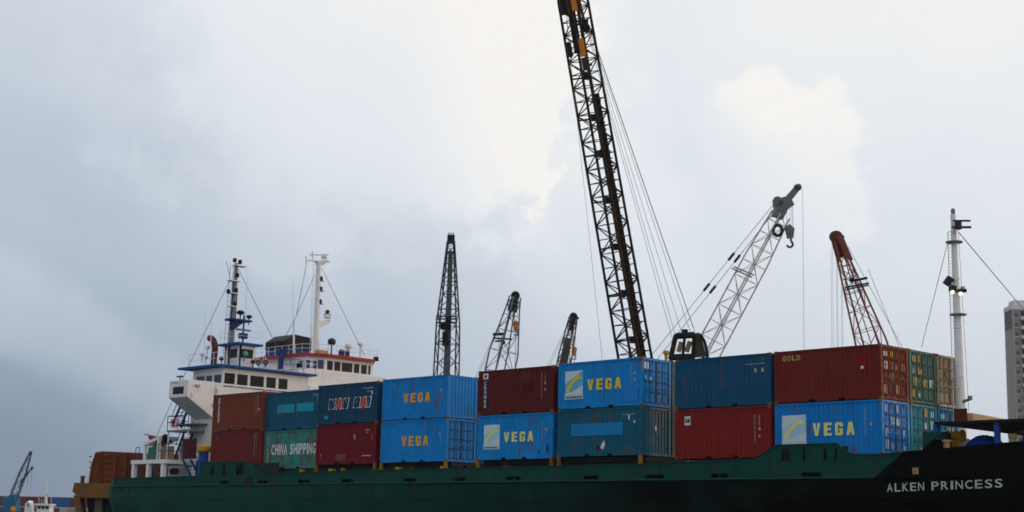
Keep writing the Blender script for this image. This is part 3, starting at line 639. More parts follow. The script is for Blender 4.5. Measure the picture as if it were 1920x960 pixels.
mb = MB(); mb.box(at(343, 690, y=Yb - .3).x, FX + .45, at(409, 686, x=FX + .45).y, Y1 + .1, zr, zr + .16); mb.build('bridge_roof', BLUE_T, ship, .02)
# bridge wings
pa = at(352, 712, x=FX); ye = pa.y; ztw = zt + .02
xw = at(318, 716, y=ye).x; zb_out = at(345, 744, y=ye).z; zb_in = at(400, 785, x=FX).z
def wing(y_in, y_out, nm):
    mb = MB(); P = [(xw, y_out, zb_out), (xw, y_out, ztw), (xw, y_in, ztw), (xw, y_in, zb_in)]
    mb.prism(P, (FX - xw + (.06 if nm else 0), 0, 0)); return mb.build('bridge_wing', WHITE, ship, .03)
wing(Y0 + .01, ye, 1); wing(Y1 - .01, Y1 + 2.4, 1)
a = at(325, 726, y=ye); c = at(344, 738, y=ye); mb = MB(); mb.box(a.x, c.x, ye - .012, ye + .02, c.z, a.z); mb.build('wing_window', GLASS, ship)
mb = MB(); a = at(321, 719.5, y=ye - .01); word(mb, 'ALKEN', a, UX, UZ, .85, .1, .25); mb.build('wing_lettering', DKSTEEL, ship)
mb = MB(); p = at(370, 722, x=FX + .09); mb.box(FX + .0, FX + .25, p.y - .16, p.y + .16, p.z - .12, p.z + .04); mb.build('wing_lamp', TAN, ship)
mb = MB(); p = at(338, 706, y=ye + .3); mb.box(p.x - .35, p.x + .3, p.y - .1, p.y + .1, p.z - .05, p.z + .05); mb.tube(p, p - UZ * .6, .04); mb.build('wing_repeater', BLUE_D, ship)
mb = MB(); mb.box(BK - 1.2, FX - .6, Y0 - .9, Y0 + 1.5, 3.3, 3.38); mb.build('side_walkway', GREYST, ship)
# white roof extension above, dark awning frame to the left of the windows
mb = MB(); p = at(343, 693, y=Yb - .4); mb.box(p.x, FX - .2, Yb - .4, Yb + .1, zr + .0, zr + .12); mb.build('side_awning', BLACKM, ship)
# upper pilothouse
PX = FX - .7; yp0 = at(448, 660, x=PX).y; yp1 = at(478, 660, x=PX).y; zp0 = zr + .16; zp1 = at(448, 646, x=PX).z; zw0 = at(465, 672, x=PX).z; zw1 = at(465, 655, x=PX).z
hy = (at(453, 660, x=PX).y, at(475, 660, x=PX).y); mb = plate(MB(), (PX, 0, 0), UY, UZ, UX, [(yp0, zp1), (yp1, zp1)], [(yp0, zp0), (yp1, zp0)], [(hy[0], hy[1], zw0, zw1)], -.08); mb.build('pilothouse_front', WHITE, ship)
mb = MB(); mb.box(PX - .07, PX - .05, hy[0] - .02, hy[1] + .02, zw0 - .02, zw1 + .02); g = mb.build('window', GLASS, ship)
mb = MB(); p = at(458, 664, x=PX + .1); mb.lathe(p, [(.10, 0), (.2, .05), (.22, .2), (.12, .3)], UX, 14); mb.tube(p, p - UZ * .5, .04); mb.build('searchlight', paint('pale_green', (.10, .30, .26), .5), ship)
xs = at(419, 660, y=yp0).x; hx = (at(432, 660, y=yp0).x, at(445, 660, y=yp0).x)
mb = plate(MB(), (0, yp0, 0), UX, UZ, UY, [(xs, zp1), (PX - .085, zp1)], [(xs, zp0), (PX - .085, zp0)], [(hx[0], hx[1], zw0, zw1)], .08); mb.box(xs, xs + .08, yp0 + .09, yp1, zp0, zp1); mb.box(xs + .08, PX - .08, yp1 - .08, yp1 - .001, zp0, zp1); mb.build('pilothouse_side', WHITE, ship)
mb = MB(); mb.box(hx[0] - .02, hx[1] + .02, yp0 + .04, yp0 + .06, zw0 - .02, zw1 + .02); mb.build('window', GLASS, ship)
mb = MB(); mb.box(xs - .35, PX + .4, yp0 - .35, at(488, 650, x=PX).y, zp1, zp1 + .16); mb.build('pilothouse_roof', BLUE_T, ship, .02)
def rail(mb, pts, h=1.0, step=1.2, r=.018, levels=(1, .55)):
    for a, b_ in zip(pts, pts[1:]):
        a = Vector(a); b_ = Vector(b_); n = max(1, int((b_ - a).length / step))
        for i in range(n + 1): q = a.lerp(b_, i / n); mb.tube(q, q + UZ * h, r, n=5)
        for l_ in levels: mb.tube(a + UZ * h * l_, b_ + UZ * h * l_, r, n=5)
    return mb
zR = zr + .16
rail(MB(), [(FX - 4.3, Yb - .2, zR), (FX + .3, Yb, zR)]).build('roof_railing', WHITE, ship)
rail(MB(), [(FX + .3, yp1 + .2, zR), (FX + .3, Y1, zR), (FX - 4, Y1, zR)]).build('roof_railing', BLUE_T, ship)
zq = zp1 + .16; rail(MB(), [(xs - .2, yp0 - .2, zq), (PX + .3, yp0 - .2, zq), (PX + .3, yp1 + .4, zq)], h=.9, step=.9, r=.014).build('roof_railing', WHITE, ship)
for px in (484, 498):
    p = at(px, 683, x=FX + .1); mb = MB(); mb.torus(p + UZ * .12, UX, .17, .05, n=14); mb.tube(p + UZ * -.25, p, .03); mb.build('roof_light', BLUE_D, ship)
    mb = MB(); mb.box(p.x - .25, p.x - .1, p.y - .2, p.y + .2, p.z + .05, p.z + .5); mb.build('roof_light_box', TAN, ship)
# exhaust pipe
p0 = at(394, 682, y=Yb + .4); p1 = at(396, 648, y=Yb + .4); p2 = at(399, 639, y=Yb + .4); p3 = at(391, 633, y=Yb + .4)
p0 = at(400, 688, y=Yb + .5); p1 = at(403, 655, y=Yb + .5); p2 = at(401, 640, y=Yb + .5); p3 = at(393, 634, y=Yb + .5)
mb = MB(); mb.path([p0, p1, p1.lerp(p2, .6) + UX * .05, p2, p3.lerp(p2, .5) + UZ * .08, p3], .24, n=12); mb.build('exhaust_pipe', RUSTP, ship)
# main mast
def mast(root, b0, t0, r0, r1, mat, rungs=True):
    mb = MB(); mb.tube(b0, t0, r0, r1, 12); o = mb.build('mast_pole', mat, root)
    if rungs:
        mb = MB(); d = (t0 - b0); n = int(d.length / .35); off = -CR * (r0 + .18)
        for s_ in (-.14, .14): mb.tube(b0 + off + UY * s_, t0 + off * .8 + UY * s_, .016, n=4)
        for i in range(n): q = b0.lerp(t0, i / n); mb.tube(q + off - UY * .14, q + off + UY * .14, .012, n=4)
        mb.build('mast_ladder', mat, o)
    return o
mx = FX - 2.4; mB = at(430, 688, x=mx); mT = at(443.5, 494, x=mx)
mast(ship, mB, mT, .24, .15, GREYST)
mb = MB(); mb.path([mB + Vector((.2, -.35, 0)), mB.lerp(mT, .82) + Vector((.1, -.25, 0))], .05); mb.path([mB + Vector((-.2, .35, 0)), mB.lerp(mT, .75) + Vector((-.1, .3, 0))], .05); mb.build('mast_stay_pole', BLUE_D, ship)
for px, py, w_ in ((437, 527, .9), (434, 550, .75), (434, 575, .4), (448, 499, 1.0)):
    p = at(px, py, x=mx); mb = MB(); mb.obox(p + CR * .05, UX, UY, UZ, .3, w_ / 2, .035); mb.build('mast_arm', WHITE, ship)
for px, py in ((445, 520), (442.5, 548), (440.5, 574), (428, 550), (450, 495), (440, 492)):
    p = at(px, py, x=mx + .2); mb = MB(); mb.lathe(p, [(.10, 0), (.15, .05), (.15, .28), (.06, .34)], UZ, 10); mb.build('navigation_light', BLACKM, ship)
p = at(428, 602, x=mx + .2); q = at(466, 600, x=mx + .2); mb = MB(); mb.obox((p + q) / 2, UX, UY, UZ, .5, (q.y - p.y) / 2, .07); mb.prism([at(432, 604, x=mx + .2), at(458, 603, x=mx + .2), at(434, 622, x=mx + .2)], (.08, 0, 0)); mb.build('mast_platform', BLUE_D, ship)
for px, py, s_ in ((451, 586, .32), (467, 594, .26)):
    p = at(px, py, x=mx + .3); mb = MB(); mb.lathe(p - UZ * s_ * .6, [(.04, -.5), (.05, 0), (s_ * .9, .1), (s_, s_ * .7), (s_ * .5, s_ * 1.1)], UZ, 14); mb.build('radar', BLACKM, ship)
p = at(456, 625, x=PX - .3); mb = MB(); mb.tube(p - UZ * .9, p + UZ * 1.4, .07); mb.obox(p + UZ * .25, UX, UY, UZ, .1, .6, .06); mb.obox(p - UZ * .2, UX, UY, UZ, .2, .3, .2); mb.build('radar', BLUE_D, ship)
for px, p0y, p1y in ((385, 585, 680), (397, 575, 650), (463, 500, 600), (427, 640, 690)):
    a = at(px, p0y, x=FX - 1); b_ = at(px - 2, p1y, x=FX - 1); mb = MB(); mb.tube(b_, a, .035, .012, 5); mb.build('whip_antenna', WHITE, ship)
mb = MB()
for a, b_, ya in (((446, 503), (528, 668), 8), ((432, 523), (343, 709), None), ((343, 709), (293, 818), None), ((431, 520), (424, 488), None)):
    A = at(*a, x=mx); B = at(*b_, x=FX - 2) if ya else at(*b_, y=Yb - 1.5) if b_[1] != 488 else at(*b_, x=mx); mb.tube(A if a != (343, 709) else at(343, 709, y=Yb - 1.5), B if b_[0] != 293 else at(293, 818, y=-.3), .02, n=4)
mb.build('rigging', ROPE, ship)
for px, py in ((389, 655), (379, 668), (386, 673), (415, 676), (474, 682)):
    p = at(px, py, y=Yb + .3); mb = MB(); mb.tube(p - UZ * .4, p, .04); mb.lathe(p, [(.08, 0), (.17, .05), (.17, .2), (.07, .3)], UZ, 10); mb.build('roof_fitting', WHITE if px < 390 else DKSTEEL, ship)

# ---- after deck: open shelter, stair tower, boat
ap = at(310, 861, y=-.55); al = at(245, 866.5, y=-.55); zs_ = ap.z; yin = at(343, 864, x=ap.x).y + 1.2
mb = MB(); mb.box(al.x, ap.x, -.55, yin, zs_ - .3, zs_); mb.build('shelter_roof', WHITE, ship, .02)
for px in (249, 276, 303.5):
    q = at(px, 880, y=-.53); mb = MB(); mb.box(q.x - .17, q.x + .17, -.53, -.25, -1.2, zs_ - .3); mb.build('shelter_post', WHITE, ship)
q = at(264, 880, y=2.2); mb = MB(); mb.box(al.x + .5, ap.x - .35, 2.4, 2.5, -1.2, zs_ - .3); mb.build('shelter_wall', WHITE, ship)
for px, w_, mt in ((258, .9, DKSTEEL), (284, .8, BLACKM), (291, .16, BLUE_T)):
    q = at(px, 885, y=2.38); mb = MB(); mb.box(q.x - w_ / 2, q.x + w_ / 2, 2.36 - (.05 if mt is BLUE_T else 0), 2.4, -1.2, zs_ - .45); mb.build('shelter_door', mt, ship)
q = at(327, 884, y=1.0); mb = MB(); mb.lathe(q, [(.02, -.3), (.24, -.28), (.24, .28), (.02, .3)], UX, 14); mb.build('hose_reel', RUSTP, ship)
# white frame with green door standing on the shelter roof
q = at(268, 860, y=-.1); e = at(296, 860, y=-.1); zt2 = at(296, 823, y=-.1).z; zl = at(268, 836, y=-.1).z
mb = MB(); mb.box(q.x, q.x + .2, -.1, .1, zs_, zl); mb.box(e.x - .22, e.x, -.1, .1, zs_, zt2); mb.prism([(q.x, -.12, zl - .0), (e.x, -.12, zt2 - .0), (e.x, -.12, zt2 + .22), (q.x, -.12, zl + .22)], (0, 1.7, 0))
mb.build('locker_frame', WHITE, ship); mb = MB(); mb.box(q.x + .45, e.x - .42, .02, .08, zs_, zl - .1); mb.build('green_door', GREEN_P, ship)
mb = MB(); mb.box(q.x + .2, e.x - .22, .5, 1.4, zs_, zl); mb.build('locker', TAN, ship)
rail(MB(), [(al.x + .2, -.3, zs_), (q.x - .2, -.3, zs_)], h=.95, step=.6, r=.03).build('shelter_railing', BLUE_D, ship)
rail(MB(), [(e.x + .3, -.3, zs_), (ap.x - .1, -.3, zs_), (ap.x - .1, yin - .2, zs_)], h=1.15, step=.9, r=.03).build('shelter_railing', BLUE_D, ship)
# stair tower and platforms
def flight(a, b_, wv, name, mat):
    a = Vector(a); b_ = Vector(b_); wv = Vector(wv); mb = MB()
    for o_ in (0, 1): mb.tube(a + wv * o_, b_ + wv * o_, .09, n=4)
    n = int((b_ - a).length / .3)
    for i in range(1, n): q = a.lerp(b_, i / n); mb.obox(q + wv / 2, UX, UY, UZ, .11, wv.length / 2, .015) if abs(wv.y) > .1 else mb.obox(q + wv / 2, UX, UY, UZ, wv.length / 2, .11, .015)
    for o_ in (0, 1): mb.tube(a + wv * o_ + UZ * .9, b_ + wv * o_ + UZ * .9, .03, n=4)
    return mb.build(name, mat, ship)
pz = at(330, 806, y=.3).z; tx = at(313, 806, y=.3).x; tx1 = at(352, 806, y=.3).x
mb = MB(); mb.box(tx, tx1, .3, 1.85, pz - .12, pz); mb.build('stair_landing', GREYST, ship)
flight(at(322, 800, y=.6), at(342, 752, y=.6), (0, .75, 0), 'stairs', BLUE_D)
flight(at(328, 858, y=.6), at(345, 812, y=.6), (0, .75, 0), 'stairs', BLUE_D)
flight(at(358, 893, y=-.2), at(343, 862, y=-.2), (0, .7, 0), 'stairs', BLUE_D)
rail(MB(), [(tx, 1.8, pz), (tx, .32, pz), (tx1, .32, pz)], h=1.05, step=1.0, r=.03).build('stair_railing', BLUE_D, ship)
mb = MB()
for x_, y_ in ((tx + .1, .4), (tx1 - .1, .4), (tx + .1, 1.7)): mb = MB(); mb.tube((x_, y_, zs_), (x_, y_, pz - .12), .06); mb.build('landing_post', WHITE, ship)
mb = MB(); p = at(316, 850, y=1.2); q2 = at(348, 812, y=1.2); mb.box(p.x + .3, q2.x - .2, 1.9, 2.5, zs_, pz - .5); mb.build('deck_locker', CREAM, ship)
q = at(343, 823, y=-.1); e = at(364, 860, y=-.1); mb = MB(); mb.box(q.x, e.x, -.1, .05, e.z, q.z); mb.build('maroon_board', paint('maroon_board_paint', (.07, .01, .015), .6), ship)
q = at(341, 862, y=-.3); e = at(355, 892, y=-.3); mb = MB(); mb.box(q.x, e.x + .1, .9, 1.1, -1.2, q.z); mb.build('ladder_backing', BLUE_D, ship)
q = at(358, 866, y=1.2); e = at(372, 893, y=1.2); mb = MB(); mb.box(q.x, e.x + .3, 1.3, 1.5, -1.2, q.z); mb.build('side_screen', WHITE, ship)
# blue ventilator with yellow cap
p = at(382, 850, y=.2); zv = at(382, 836, y=.2).z; mb = MB(); mb.lathe((p.x, .2, -1.2), [(.36, 0), (.36, zv + 1.2 - .45)], UZ, 16); v = mb.build('ventilator', BLUE_T, ship)
mb = MB(); mb.lathe((p.x, .2, zv - .45), [(.42, 0), (.52, .08), (.52, .35), (.40, .45)], UZ, 18); mb.build('ventilator_cap', YELLOW, v)
# lifebuoy, inflatable boat, covered winch: loose things
mb = MB(); p = at(327, 793, y=.24); mb.torus(p, (UY - UX * .3).normalized(), .30, .07, 24, 8); lb = mb.build('lifebuoy', paint('lifebuoy_orange', (.75, .12, .04), .5, .1), None)
tag(lb, 'orange and white lifebuoy hung on the stair railing below the bridge wing', 'lifebuoy')
mb = MB()
for a in (.4, 1.97, 3.54, 5.1):
    ax = (UY - UX * .3).normalized(); u_ = ax.orthogonal().normalized(); v_ = ax.cross(u_); c_ = p + (u_ * math.cos(a) + v_ * math.sin(a)) * .30; mb.lathe(c_ - (v_ * math.cos(a) - u_ * math.sin(a)) * .05, [(.076, 0), (.076, .1)], (v_ * math.cos(a) - u_ * math.sin(a)), 10)
mb.build('reflective_band', WHITE, lb)
mb = MB(); a = at(276, 817, y=.3); b_ = at(281, 828, y=.3); c_ = at(291, 826, y=.3); d_ = at(293, 818, y=.3); mb.prism([a, b_, c_, d_], (0, 1.2, 0)); bt = mb.build('rescue_boat', RED, None, .06); tag(bt, 'small red rescue boat lying on the white locker frame at the stern', 'boat')
mb = MB(); mb.tube(at(271, 814, y=.2), at(297, 820, y=.2), .05); mb.tube(at(271, 814, y=1.4), at(297, 820, y=1.4), .05); mb.tube(at(271, 814, y=.2), at(271, 814, y=1.4), .05); mb.tube(at(297, 820, y=.2), at(297, 820, y=1.4), .05); mb.build('boat_gunwale', GREYST, bt)
rn = random.Random(5); mb = MB()
for i in range(9):
    p = at(rn.uniform(299, 318), rn.uniform(819, 828), y=.4 + rn.uniform(0, .7)); mb.lathe(p - UZ * .2, [(.02, 0), (.22, .06), (.28, .2), (.2, .34), (.02, .42)], UZ, 8)
for px in (300, 309): q = at(px, 828, y=.6); mb.tube((q.x, q.y, zs_), q, .06)
cv = mb.build('winch', paint('dark_cover', (.03, .008, .012), .8), None); tag(cv, 'dark covered winch on legs beside the red rescue boat', 'winch')

# ---- foremast and forecastle
fb = at(1803, 812, y=6.6); fb.z = -.3; ft = at(1787, 402, y=6.6); fmid = at(1803, 790, y=6.6); b0 = fmid + (fmid - ft) * ((fmid.z + .3) / (ft.z - fmid.z))
po = MB(); po.tube(b0, b0.lerp(ft, .55), .25, .19, 20); po.tube(b0.lerp(ft, .55), ft, .19, .13, 20); fm = po.build('foremast', WHITE, ship)
for py in (454, 590): 
    p = at(1789 + (py - 454) * .055, py, y=6.6); mb = MB(); mb.lathe(p, [(.20, -.03), (.42, -.03), (.42, .03), (.20, .03)], UZ, 16); mb.build('mast_collar', GREYST, fm)
mb = MB(); a = at(1777, 435, y=6.4); c_ = at(1789, 800, y=6.4)
for o_ in (0, .32): mb.tube(a + CR * o_, c_ + CR * o_, .022, n=4)
for i in range(60): q = a.lerp(c_, i / 60); mb.tube(q, q + CR * .32, .014, n=4)
for t in (0, .25, .5, .75, 1): q = a.lerp(c_, t); mb.tube(q, q + UX * .6, .02, n=4)
mb.build('mast_ladder', WHITE, fm)
for px, py, h in ((1787, 397, .35),): p = at(px, py + 4, y=6.6); mb = MB(); mb.lathe(p, [(.08, 0), (.11, .05), (.11, .22), (.05, .28)], UZ, 10); mb.build('masthead_light', GREYST, fm)
p = at(1790, 428, y=6.5); mb = MB(); mb.obox(at(1803, 426, y=6.5), CR, UZ, CF, .45, .06, .12); mb.obox(at(1803, 414, y=6.5), CR, UZ, CF, .42, .05, .1); mb.lathe(at(1797, 422, y=6.4), [(.02, -.25), (.17, -.2), (.17, .2), (.02, .25)], UZ, 12); mb.build('mast_arm', DKSTEEL, fm)
mb = MB(); a = at(1778, 527, y=6.3); mb.obox(a, (CR + CU * -.7).normalized(), (CU + CR * .7).normalized(), CF, .16, .22, .15); mb.obox(at(1786, 541, y=6.3), CR, CU, CF, .16, .14, .15); mb.tube(a, at(1795, 548, y=6.5), .05); mb.build('mast_floodlight', DKSTEEL, fm)
lampm = plain('lit_lamp', (1.0, .85, .6), .4, emit=1.3)
for px, py in ((1787, 548), (1802, 551)):
    p = at(px, py, y=6.15); mb = MB(); mb.lathe(p, [(.03, 0), (.10, .03), (.09, .09), (.03, .12)], -UY, 12); mb.build('lit_lamp', lampm, fm)
mb = MB(); mb.obox(at(1804, 545, y=6.4), CR, CU, CF, .2, .09, .1)
for px in (1802, 1805, 1808): mb.tube(at(px, 545, y=6.4), at(px, 537, y=6.4), .03)
mb.build('horn', DKSTEEL, fm)
mb = MB(); mb.tube(at(1803, 754, y=6.5), at(1820, 748, y=6.5), .07); mb.lathe(at(1819, 750, y=6.5), [(.12, 0), (.12, .2)], UZ, 10); mb.build('side_lamp', GREYST, fm)
mb = MB(); mb.tube(at(1778, 450, y=6.5), at(1728, 650, y=11.5), .02, n=4); mb.tube(at(1797, 435, y=6.5), at(1925, 587, d=96), .025, n=4); mb.tube(at(1797, 435, y=6.5) , at(1801, 800, y=6.2) + CR * .45, .012, n=4); mb.build('mast_stay', ROPEL, fm)
# canopy over the winches
YC = .9; cz = at(1755, 795, y=YC).z; cx0 = at(1753, 795, y=YC).x
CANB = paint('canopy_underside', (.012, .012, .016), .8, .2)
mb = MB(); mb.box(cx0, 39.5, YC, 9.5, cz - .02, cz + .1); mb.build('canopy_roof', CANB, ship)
for px in (1756, 1869):
    q = at(px, 815, y=YC + .15); mb = MB(); mb.box(q.x - .11, q.x + .11, YC + .1, YC + .3, -1.2, cz - .02); mb.build('canopy_post', BLUE_T, ship)
for px in (1763, 1876): q = at(px, 815, y=YC + .15); mb = MB(); mb.box(q.x - .1, q.x + .1, 9.1, 9.3, -1.2, cz - .02); mb.build('canopy_post', BLUE_T, ship)
XC = at(1755, 795, y=YC).x + 1.2
a = at(1812, 782.5, x=XC); c_ = at(1925, 803, x=XC); d = (c_ - a).normalized(); mb = MB(); mb.obox((a + c_) / 2 + d * 1, d, UX, d.cross(UX), (c_ - a).length / 2 + 1, .3, .2); mb.build('canvas_awning', TAN, ship, .05)
mb = MB()
for t in (.08, .5, .95): q = a.lerp(c_, t); mb.tube((q.x, q.y, cz + .1), q, .06)
mb.build('awning_post', DKSTEEL, ship)
a = at(1812, 770, x=XC + .3); mb = MB(); mb.box(XC - .3, XC + .34, a.y - .06, a.y, cz + .1, a.z + .1); mb.build('awning_end_board', paint('end_board', (.10, .02, .015), .7), ship)
q = at(1730, 840, y=.3); e = at(1751, 809, y=.3); mb = MB(); mb.box(q.x, e.x, .3, 1.6, -1.2, e.z); mb.build('deck_cabinet', HULL, ship)
q = at(1762, 840, y=1.6); e = at(1774, 809, y=1.6); mb = MB(); mb.box(q.x, e.x, 1.6, 2.6, -.3, e.z); mb.build('winch_housing', BLACKM, ship, .1)
a = at(1775, 817, y=2.2); c_ = at(1806, 817, y=2.2); mb = MB(); mb.lathe(a, [(.28, 0), (.28, .08), (.20, .1), (.20, (c_ - a).length - .1), (.28, (c_ - a).length - .08), (.28, (c_ - a).length)], (c_ - a), 16); mb.tube((a.x + .3, a.y, -.3), a + UX * .3, .12); mb.tube((c_.x - .3, c_.y, -.3), c_ - UX * .3, .12); wd = mb.build('mooring_winch', YELLOW, ship)
q = at(1775, 834, y=1.1); mb = MB(); mb.lathe((q.x, 1.1, -1.2), [(.16, 0), (.16, q.z + 1.2 + .1), (.22, q.z + 1.2 + .12), (.22, q.z + 1.2 + .22)], UZ, 14); mb.build('bollard', TAN, ship)
q = at(1899, 822, y=1.6); mb = MB(); mb.lathe((q.x, 1.6, -1.2), [(.14, 0), (.14, q.z + 1.2), (.2, q.z + 1.2 + .02), (.2, q.z + 1.2 + .2)], UZ, 14); mb.build('bollard', TAN, ship)
q = at(1835, 834, y=1.8); mb = MB(); rn = random.Random(3); prof = [(1.0, 0), (.95, .25), (.7, .55), (.35, .75), (.05, .8)]
mb.lathe((q.x, 2.4, q.z - .35), prof, UZ, 14); mb.v = [(x * 1 + rn.uniform(-.05, .05), y + rn.uniform(-.05, .05), z + rn.uniform(-.04, .04)) for x, y, z in mb.v]
tp = mb.build('tarpaulin', TARP, None); tag(tp, 'bright blue tarpaulin heaped over gear beneath the bow canopy', 'tarpaulin')
q = at(1797, 826, y=3.0); mb = MB(); mb.box(q.x - .3, q.x + .25, 3.0, 3.6, -.3, q.z + .1); mb.build('white_box', WHITE, ship)
# ------------------------------------------------------------------ second ship behind
s2 = empty('moored_ship', (-38, 25, WATER_Z)); tag(s2, 'white ship with red-edged bridge roof and black funnel moored behind the cargo ship', 'ship')
F2 = -38.0
ya = at(604, 690, x=F2).y; yb = at(712, 690, x=F2).y; z2 = at(604, 668, x=F2).z; zw1 = at(640, 679, x=F2).z; zw0 = at(640, 696.5, x=F2).z; z2b = zw0 - .12
mb = MB(); st = [(-56, 3.5), (-54, 5.2), (-40, 5.6), (-30, 5.2), (-25, 3.4), (-21.5, .2)]; cy2 = (ya + yb) / 2; vs = []
for x, b_ in st:
    for s_ in (-1, 1): vs += [(x, cy2 + s_ * b_, 1.0 + (1.2 if x > -30 else 0)), (x - (1.5 if x > -30 else 0), cy2 + s_ * b_ * .85, WATER_Z - .5)]
fs = []
for i in range(len(st) - 1):
    o_ = i * 4; fs += [(o_, o_ + 4, o_ + 5, o_ + 1), (o_ + 2, o_ + 3, o_ + 7, o_ + 6), (o_, o_ + 2, o_ + 6, o_ + 4)]
fs += [(0, 1, 3, 2)]; e = (len(st) - 1) * 4; fs += [(e, e + 2, e + 3, e + 1)]
mb.add(vs, fs); mb.build('hull', paint('blue_hull', (.02, .05, .12), .5, .3, .3, .3), s2)
mb = MB(); mb.box(F2 - 12, F2 + .6, cy2 - 5.0, cy2 + 5.0, 1.05, z2b - 1.5); mb.build('deckhouse', WHITE, s2)
ywl = at(560, 700, x=F2 + .3).y; mb = MB(); mb.box(F2 - 9, F2 + .3, ywl, yb + .7, z2b - 1.5, z2b); mb.build('bridge_base', CREAM, s2, .05)
# windows: front
ws = [(613, 624), (626.5, 638.5), (640.5, 661), (663.5, 674), (677, 688), (690.5, 695)]
yf0 = at(609, 690, x=F2).y; yf1 = at(699, 690, x=F2).y
hs = [(at(a, 690, x=F2).y, at(c_, 690, x=F2).y, zw0, zw1) for a, c_ in ws]
plate(MB(), (F2, 0, 0), UY, UZ, UX, [(yf0, z2), (yf1, z2)], [(yf0, z2b), (yf1, z2b)], hs, -.1).build('bridge_front', CREAM, s2)
for h in hs: mb = MB(); mb.box(F2 - .08, F2 - .05, h[0] - .02, h[1] + .02, h[2] - .02, h[3] + .02); mb.build('window', GLASS, s2)
# angled corner face and side
A = Vector((F2, yf0, 0)); B = at(572, 685, d=(at(609, 690, x=F2) - CAM).dot(CF) - .3); B.z = 0; u = (A - B); ln = u.length; u.normalize(); nn = Vector((u.y, -u.x, 0))
def onseg(px):
    r = CF + CR * ((px - 960) / FPX) - CU * ((685 - 480) / FPX); den = r.x * u.y - r.y * u.x; t = ((B.x - CAM.x) * u.y - (B.y - CAM.y) * u.x) / den; q = CAM + r * t; return (Vector((q.x, q.y, 0)) - B).dot(u)
hs2 = [(onseg(a), onseg(c_), zw0 + .05, zw1) for a, c_ in ((574, 582), (587, 607))]
plate(MB(), B, u, UZ, nn, [(0, z2), (ln, z2)], [(0, z2b), (ln, z2b)], hs2, -.1).build('bridge_side', CREAM, s2)
for h in hs2: mb = MB(); mb.prism([B + u * h[0] + UZ * (h[2] - .02) - nn * .05, B + u * h[1] + UZ * (h[2] - .02) - nn * .05, B + u * h[1] + UZ * (h[3] + .02) - nn * .05, B + u * h[0] + UZ * (h[3] + .02) - nn * .05], -nn * .03); mb.build('window', GLASSB, s2)
B2 = Vector((B.x - 7, B.y, 0)); plate(MB(), B2, UX, UZ, -UY, [(0, z2), (7, z2)], [(0, z2b), (7, z2b)], [(5.6, 6.6, zw0 + .1, zw1 - .1)], -.1).build('bridge_side', WHITE, s2)
mb = MB(); mb.box(B2.x, F2 - .3, max(B.y, yf0) + .4, yf1 - .1, z2b, z2 - .02); mb.build('chart_room', DKSTEEL, s2)
Cc = (F2 + .5, yf0 - .2); poly = [(F2 + .5, yf0 - .15, z2), (F2 + .5, at(703, 680, x=F2 + .5).y, z2), (B2.x, yf1 + .4, z2), (B2.x, B.y - .5, z2), (B.x, B.y - .6, z2)]
mb = MB(); mb.prism(poly, (0, 0, .22)); mb.build('bridge_roof', RED_T, s2)
zz = z2 + .22; rail(MB(), [(B2.x, B.y - .3, zz), (B.x, B.y - .4, zz), (F2 + .35, yf0, zz), (F2 + .35, yf1 + .2, zz)], h=.8, step=.9, r=.022).build('roof_railing', WHITE, s2)
mm_ = F2 - 2.0; b2 = at(592, 664, x=mm_); t2 = at(598, 490, x=mm_); o_ = mast(s2, b2, t2, .26, .19, WHITE)
p = at(598, 490, x=mm_); mb = MB(); mb.prism([p + CR * -.55 + UZ * .1, p + CR * .85 + UZ * .1, p + CR * .35 - UZ * .35, p + CR * -.2 - UZ * .35], CF * .6); mb.tube(at(574, 488, x=mm_), at(618, 491, x=mm_), .07); mb.obox(at(598, 478, x=mm_), CR, CU, CF, .85, .05, .07); mb.tube(at(586, 471, x=mm_), at(586, 490, x=mm_), .06); mb.lathe(at(608, 486, x=mm_), [(.1, 0), (.28, .05), (.28, .25), (.1, .3)], UZ, 12); mb.tube(at(574, 480, x=mm_), at(574, 494, x=mm_), .06); mb.build('mast_crosstree', WHITE, s2)
for px, py in ((601.5, 522), (601, 541), (600, 565), (614, 585)): p = at(px, py, x=mm_ + .1); mb = MB(); mb.lathe(p, [(.1, -.2), (.19, -.15), (.19, .1), (.08, .2)], UZ, 10); mb.obox(p - UZ * .25, CR, CU, CF, .3, .04, .1); mb.build('navigation_light', DKSTEEL, s2)
a = at(594, 603, x=mm_); c_ = at(619, 599, x=mm_); mb = MB(); mb.prism([a, c_, c_ - UZ * .25, a - UZ * .75], CF * .5); mb.lathe(at(614, 597, x=mm_), [(.3, 0), (.34, .1), (.25, .5), (.1, .6)], UZ, 12); mb.build('radar_platform', WHITE, s2)
for px, py, r_, mt, h_ in ((622, 641, .38, DKSTEEL, 1.0), (653.5, 649, .34, WHITE, .4), (676, 645, .26, WHITE, .9), (640, 658, .2, GREYST, .3)):
    p = at(px, py, x=F2 - 1); mb = MB(); mb.lathe(p, [(.02, -r_ * .9), (r_ * .8, -r_ * .6), (r_, 0), (r_ * .8, r_ * .6), (.02, r_ * .95)], UZ, 14); mb.tube(p - UZ * (h_ + r_), p - UZ * r_ * .5, .07); mb.build('satellite_dome', mt, s2)
p = at(705, 673, x=F2 + .3); mb = MB(); mb.obox(p, CR, CU, CF, .22, .2, .2); mb.tube(p, at(699, 683, x=F2 + .3), .06); mb.build('floodlight', DKSTEEL, s2)
for px, w_ in ((602, 1.0), (645, .8)): p = at(px, 664, x=F2 - .4); mb = MB(); mb.obox(p + UZ * .05, UX, UY, UZ, .3, w_ / 2, .28); mb.build('roof_locker', BLUE_D if px > 620 else TAN, s2)
fxx = F2 - 7; a = at(534, 664, x=fxx); c_ = at(584, 634, x=fxx); b1 = at(534, 652, x=fxx)
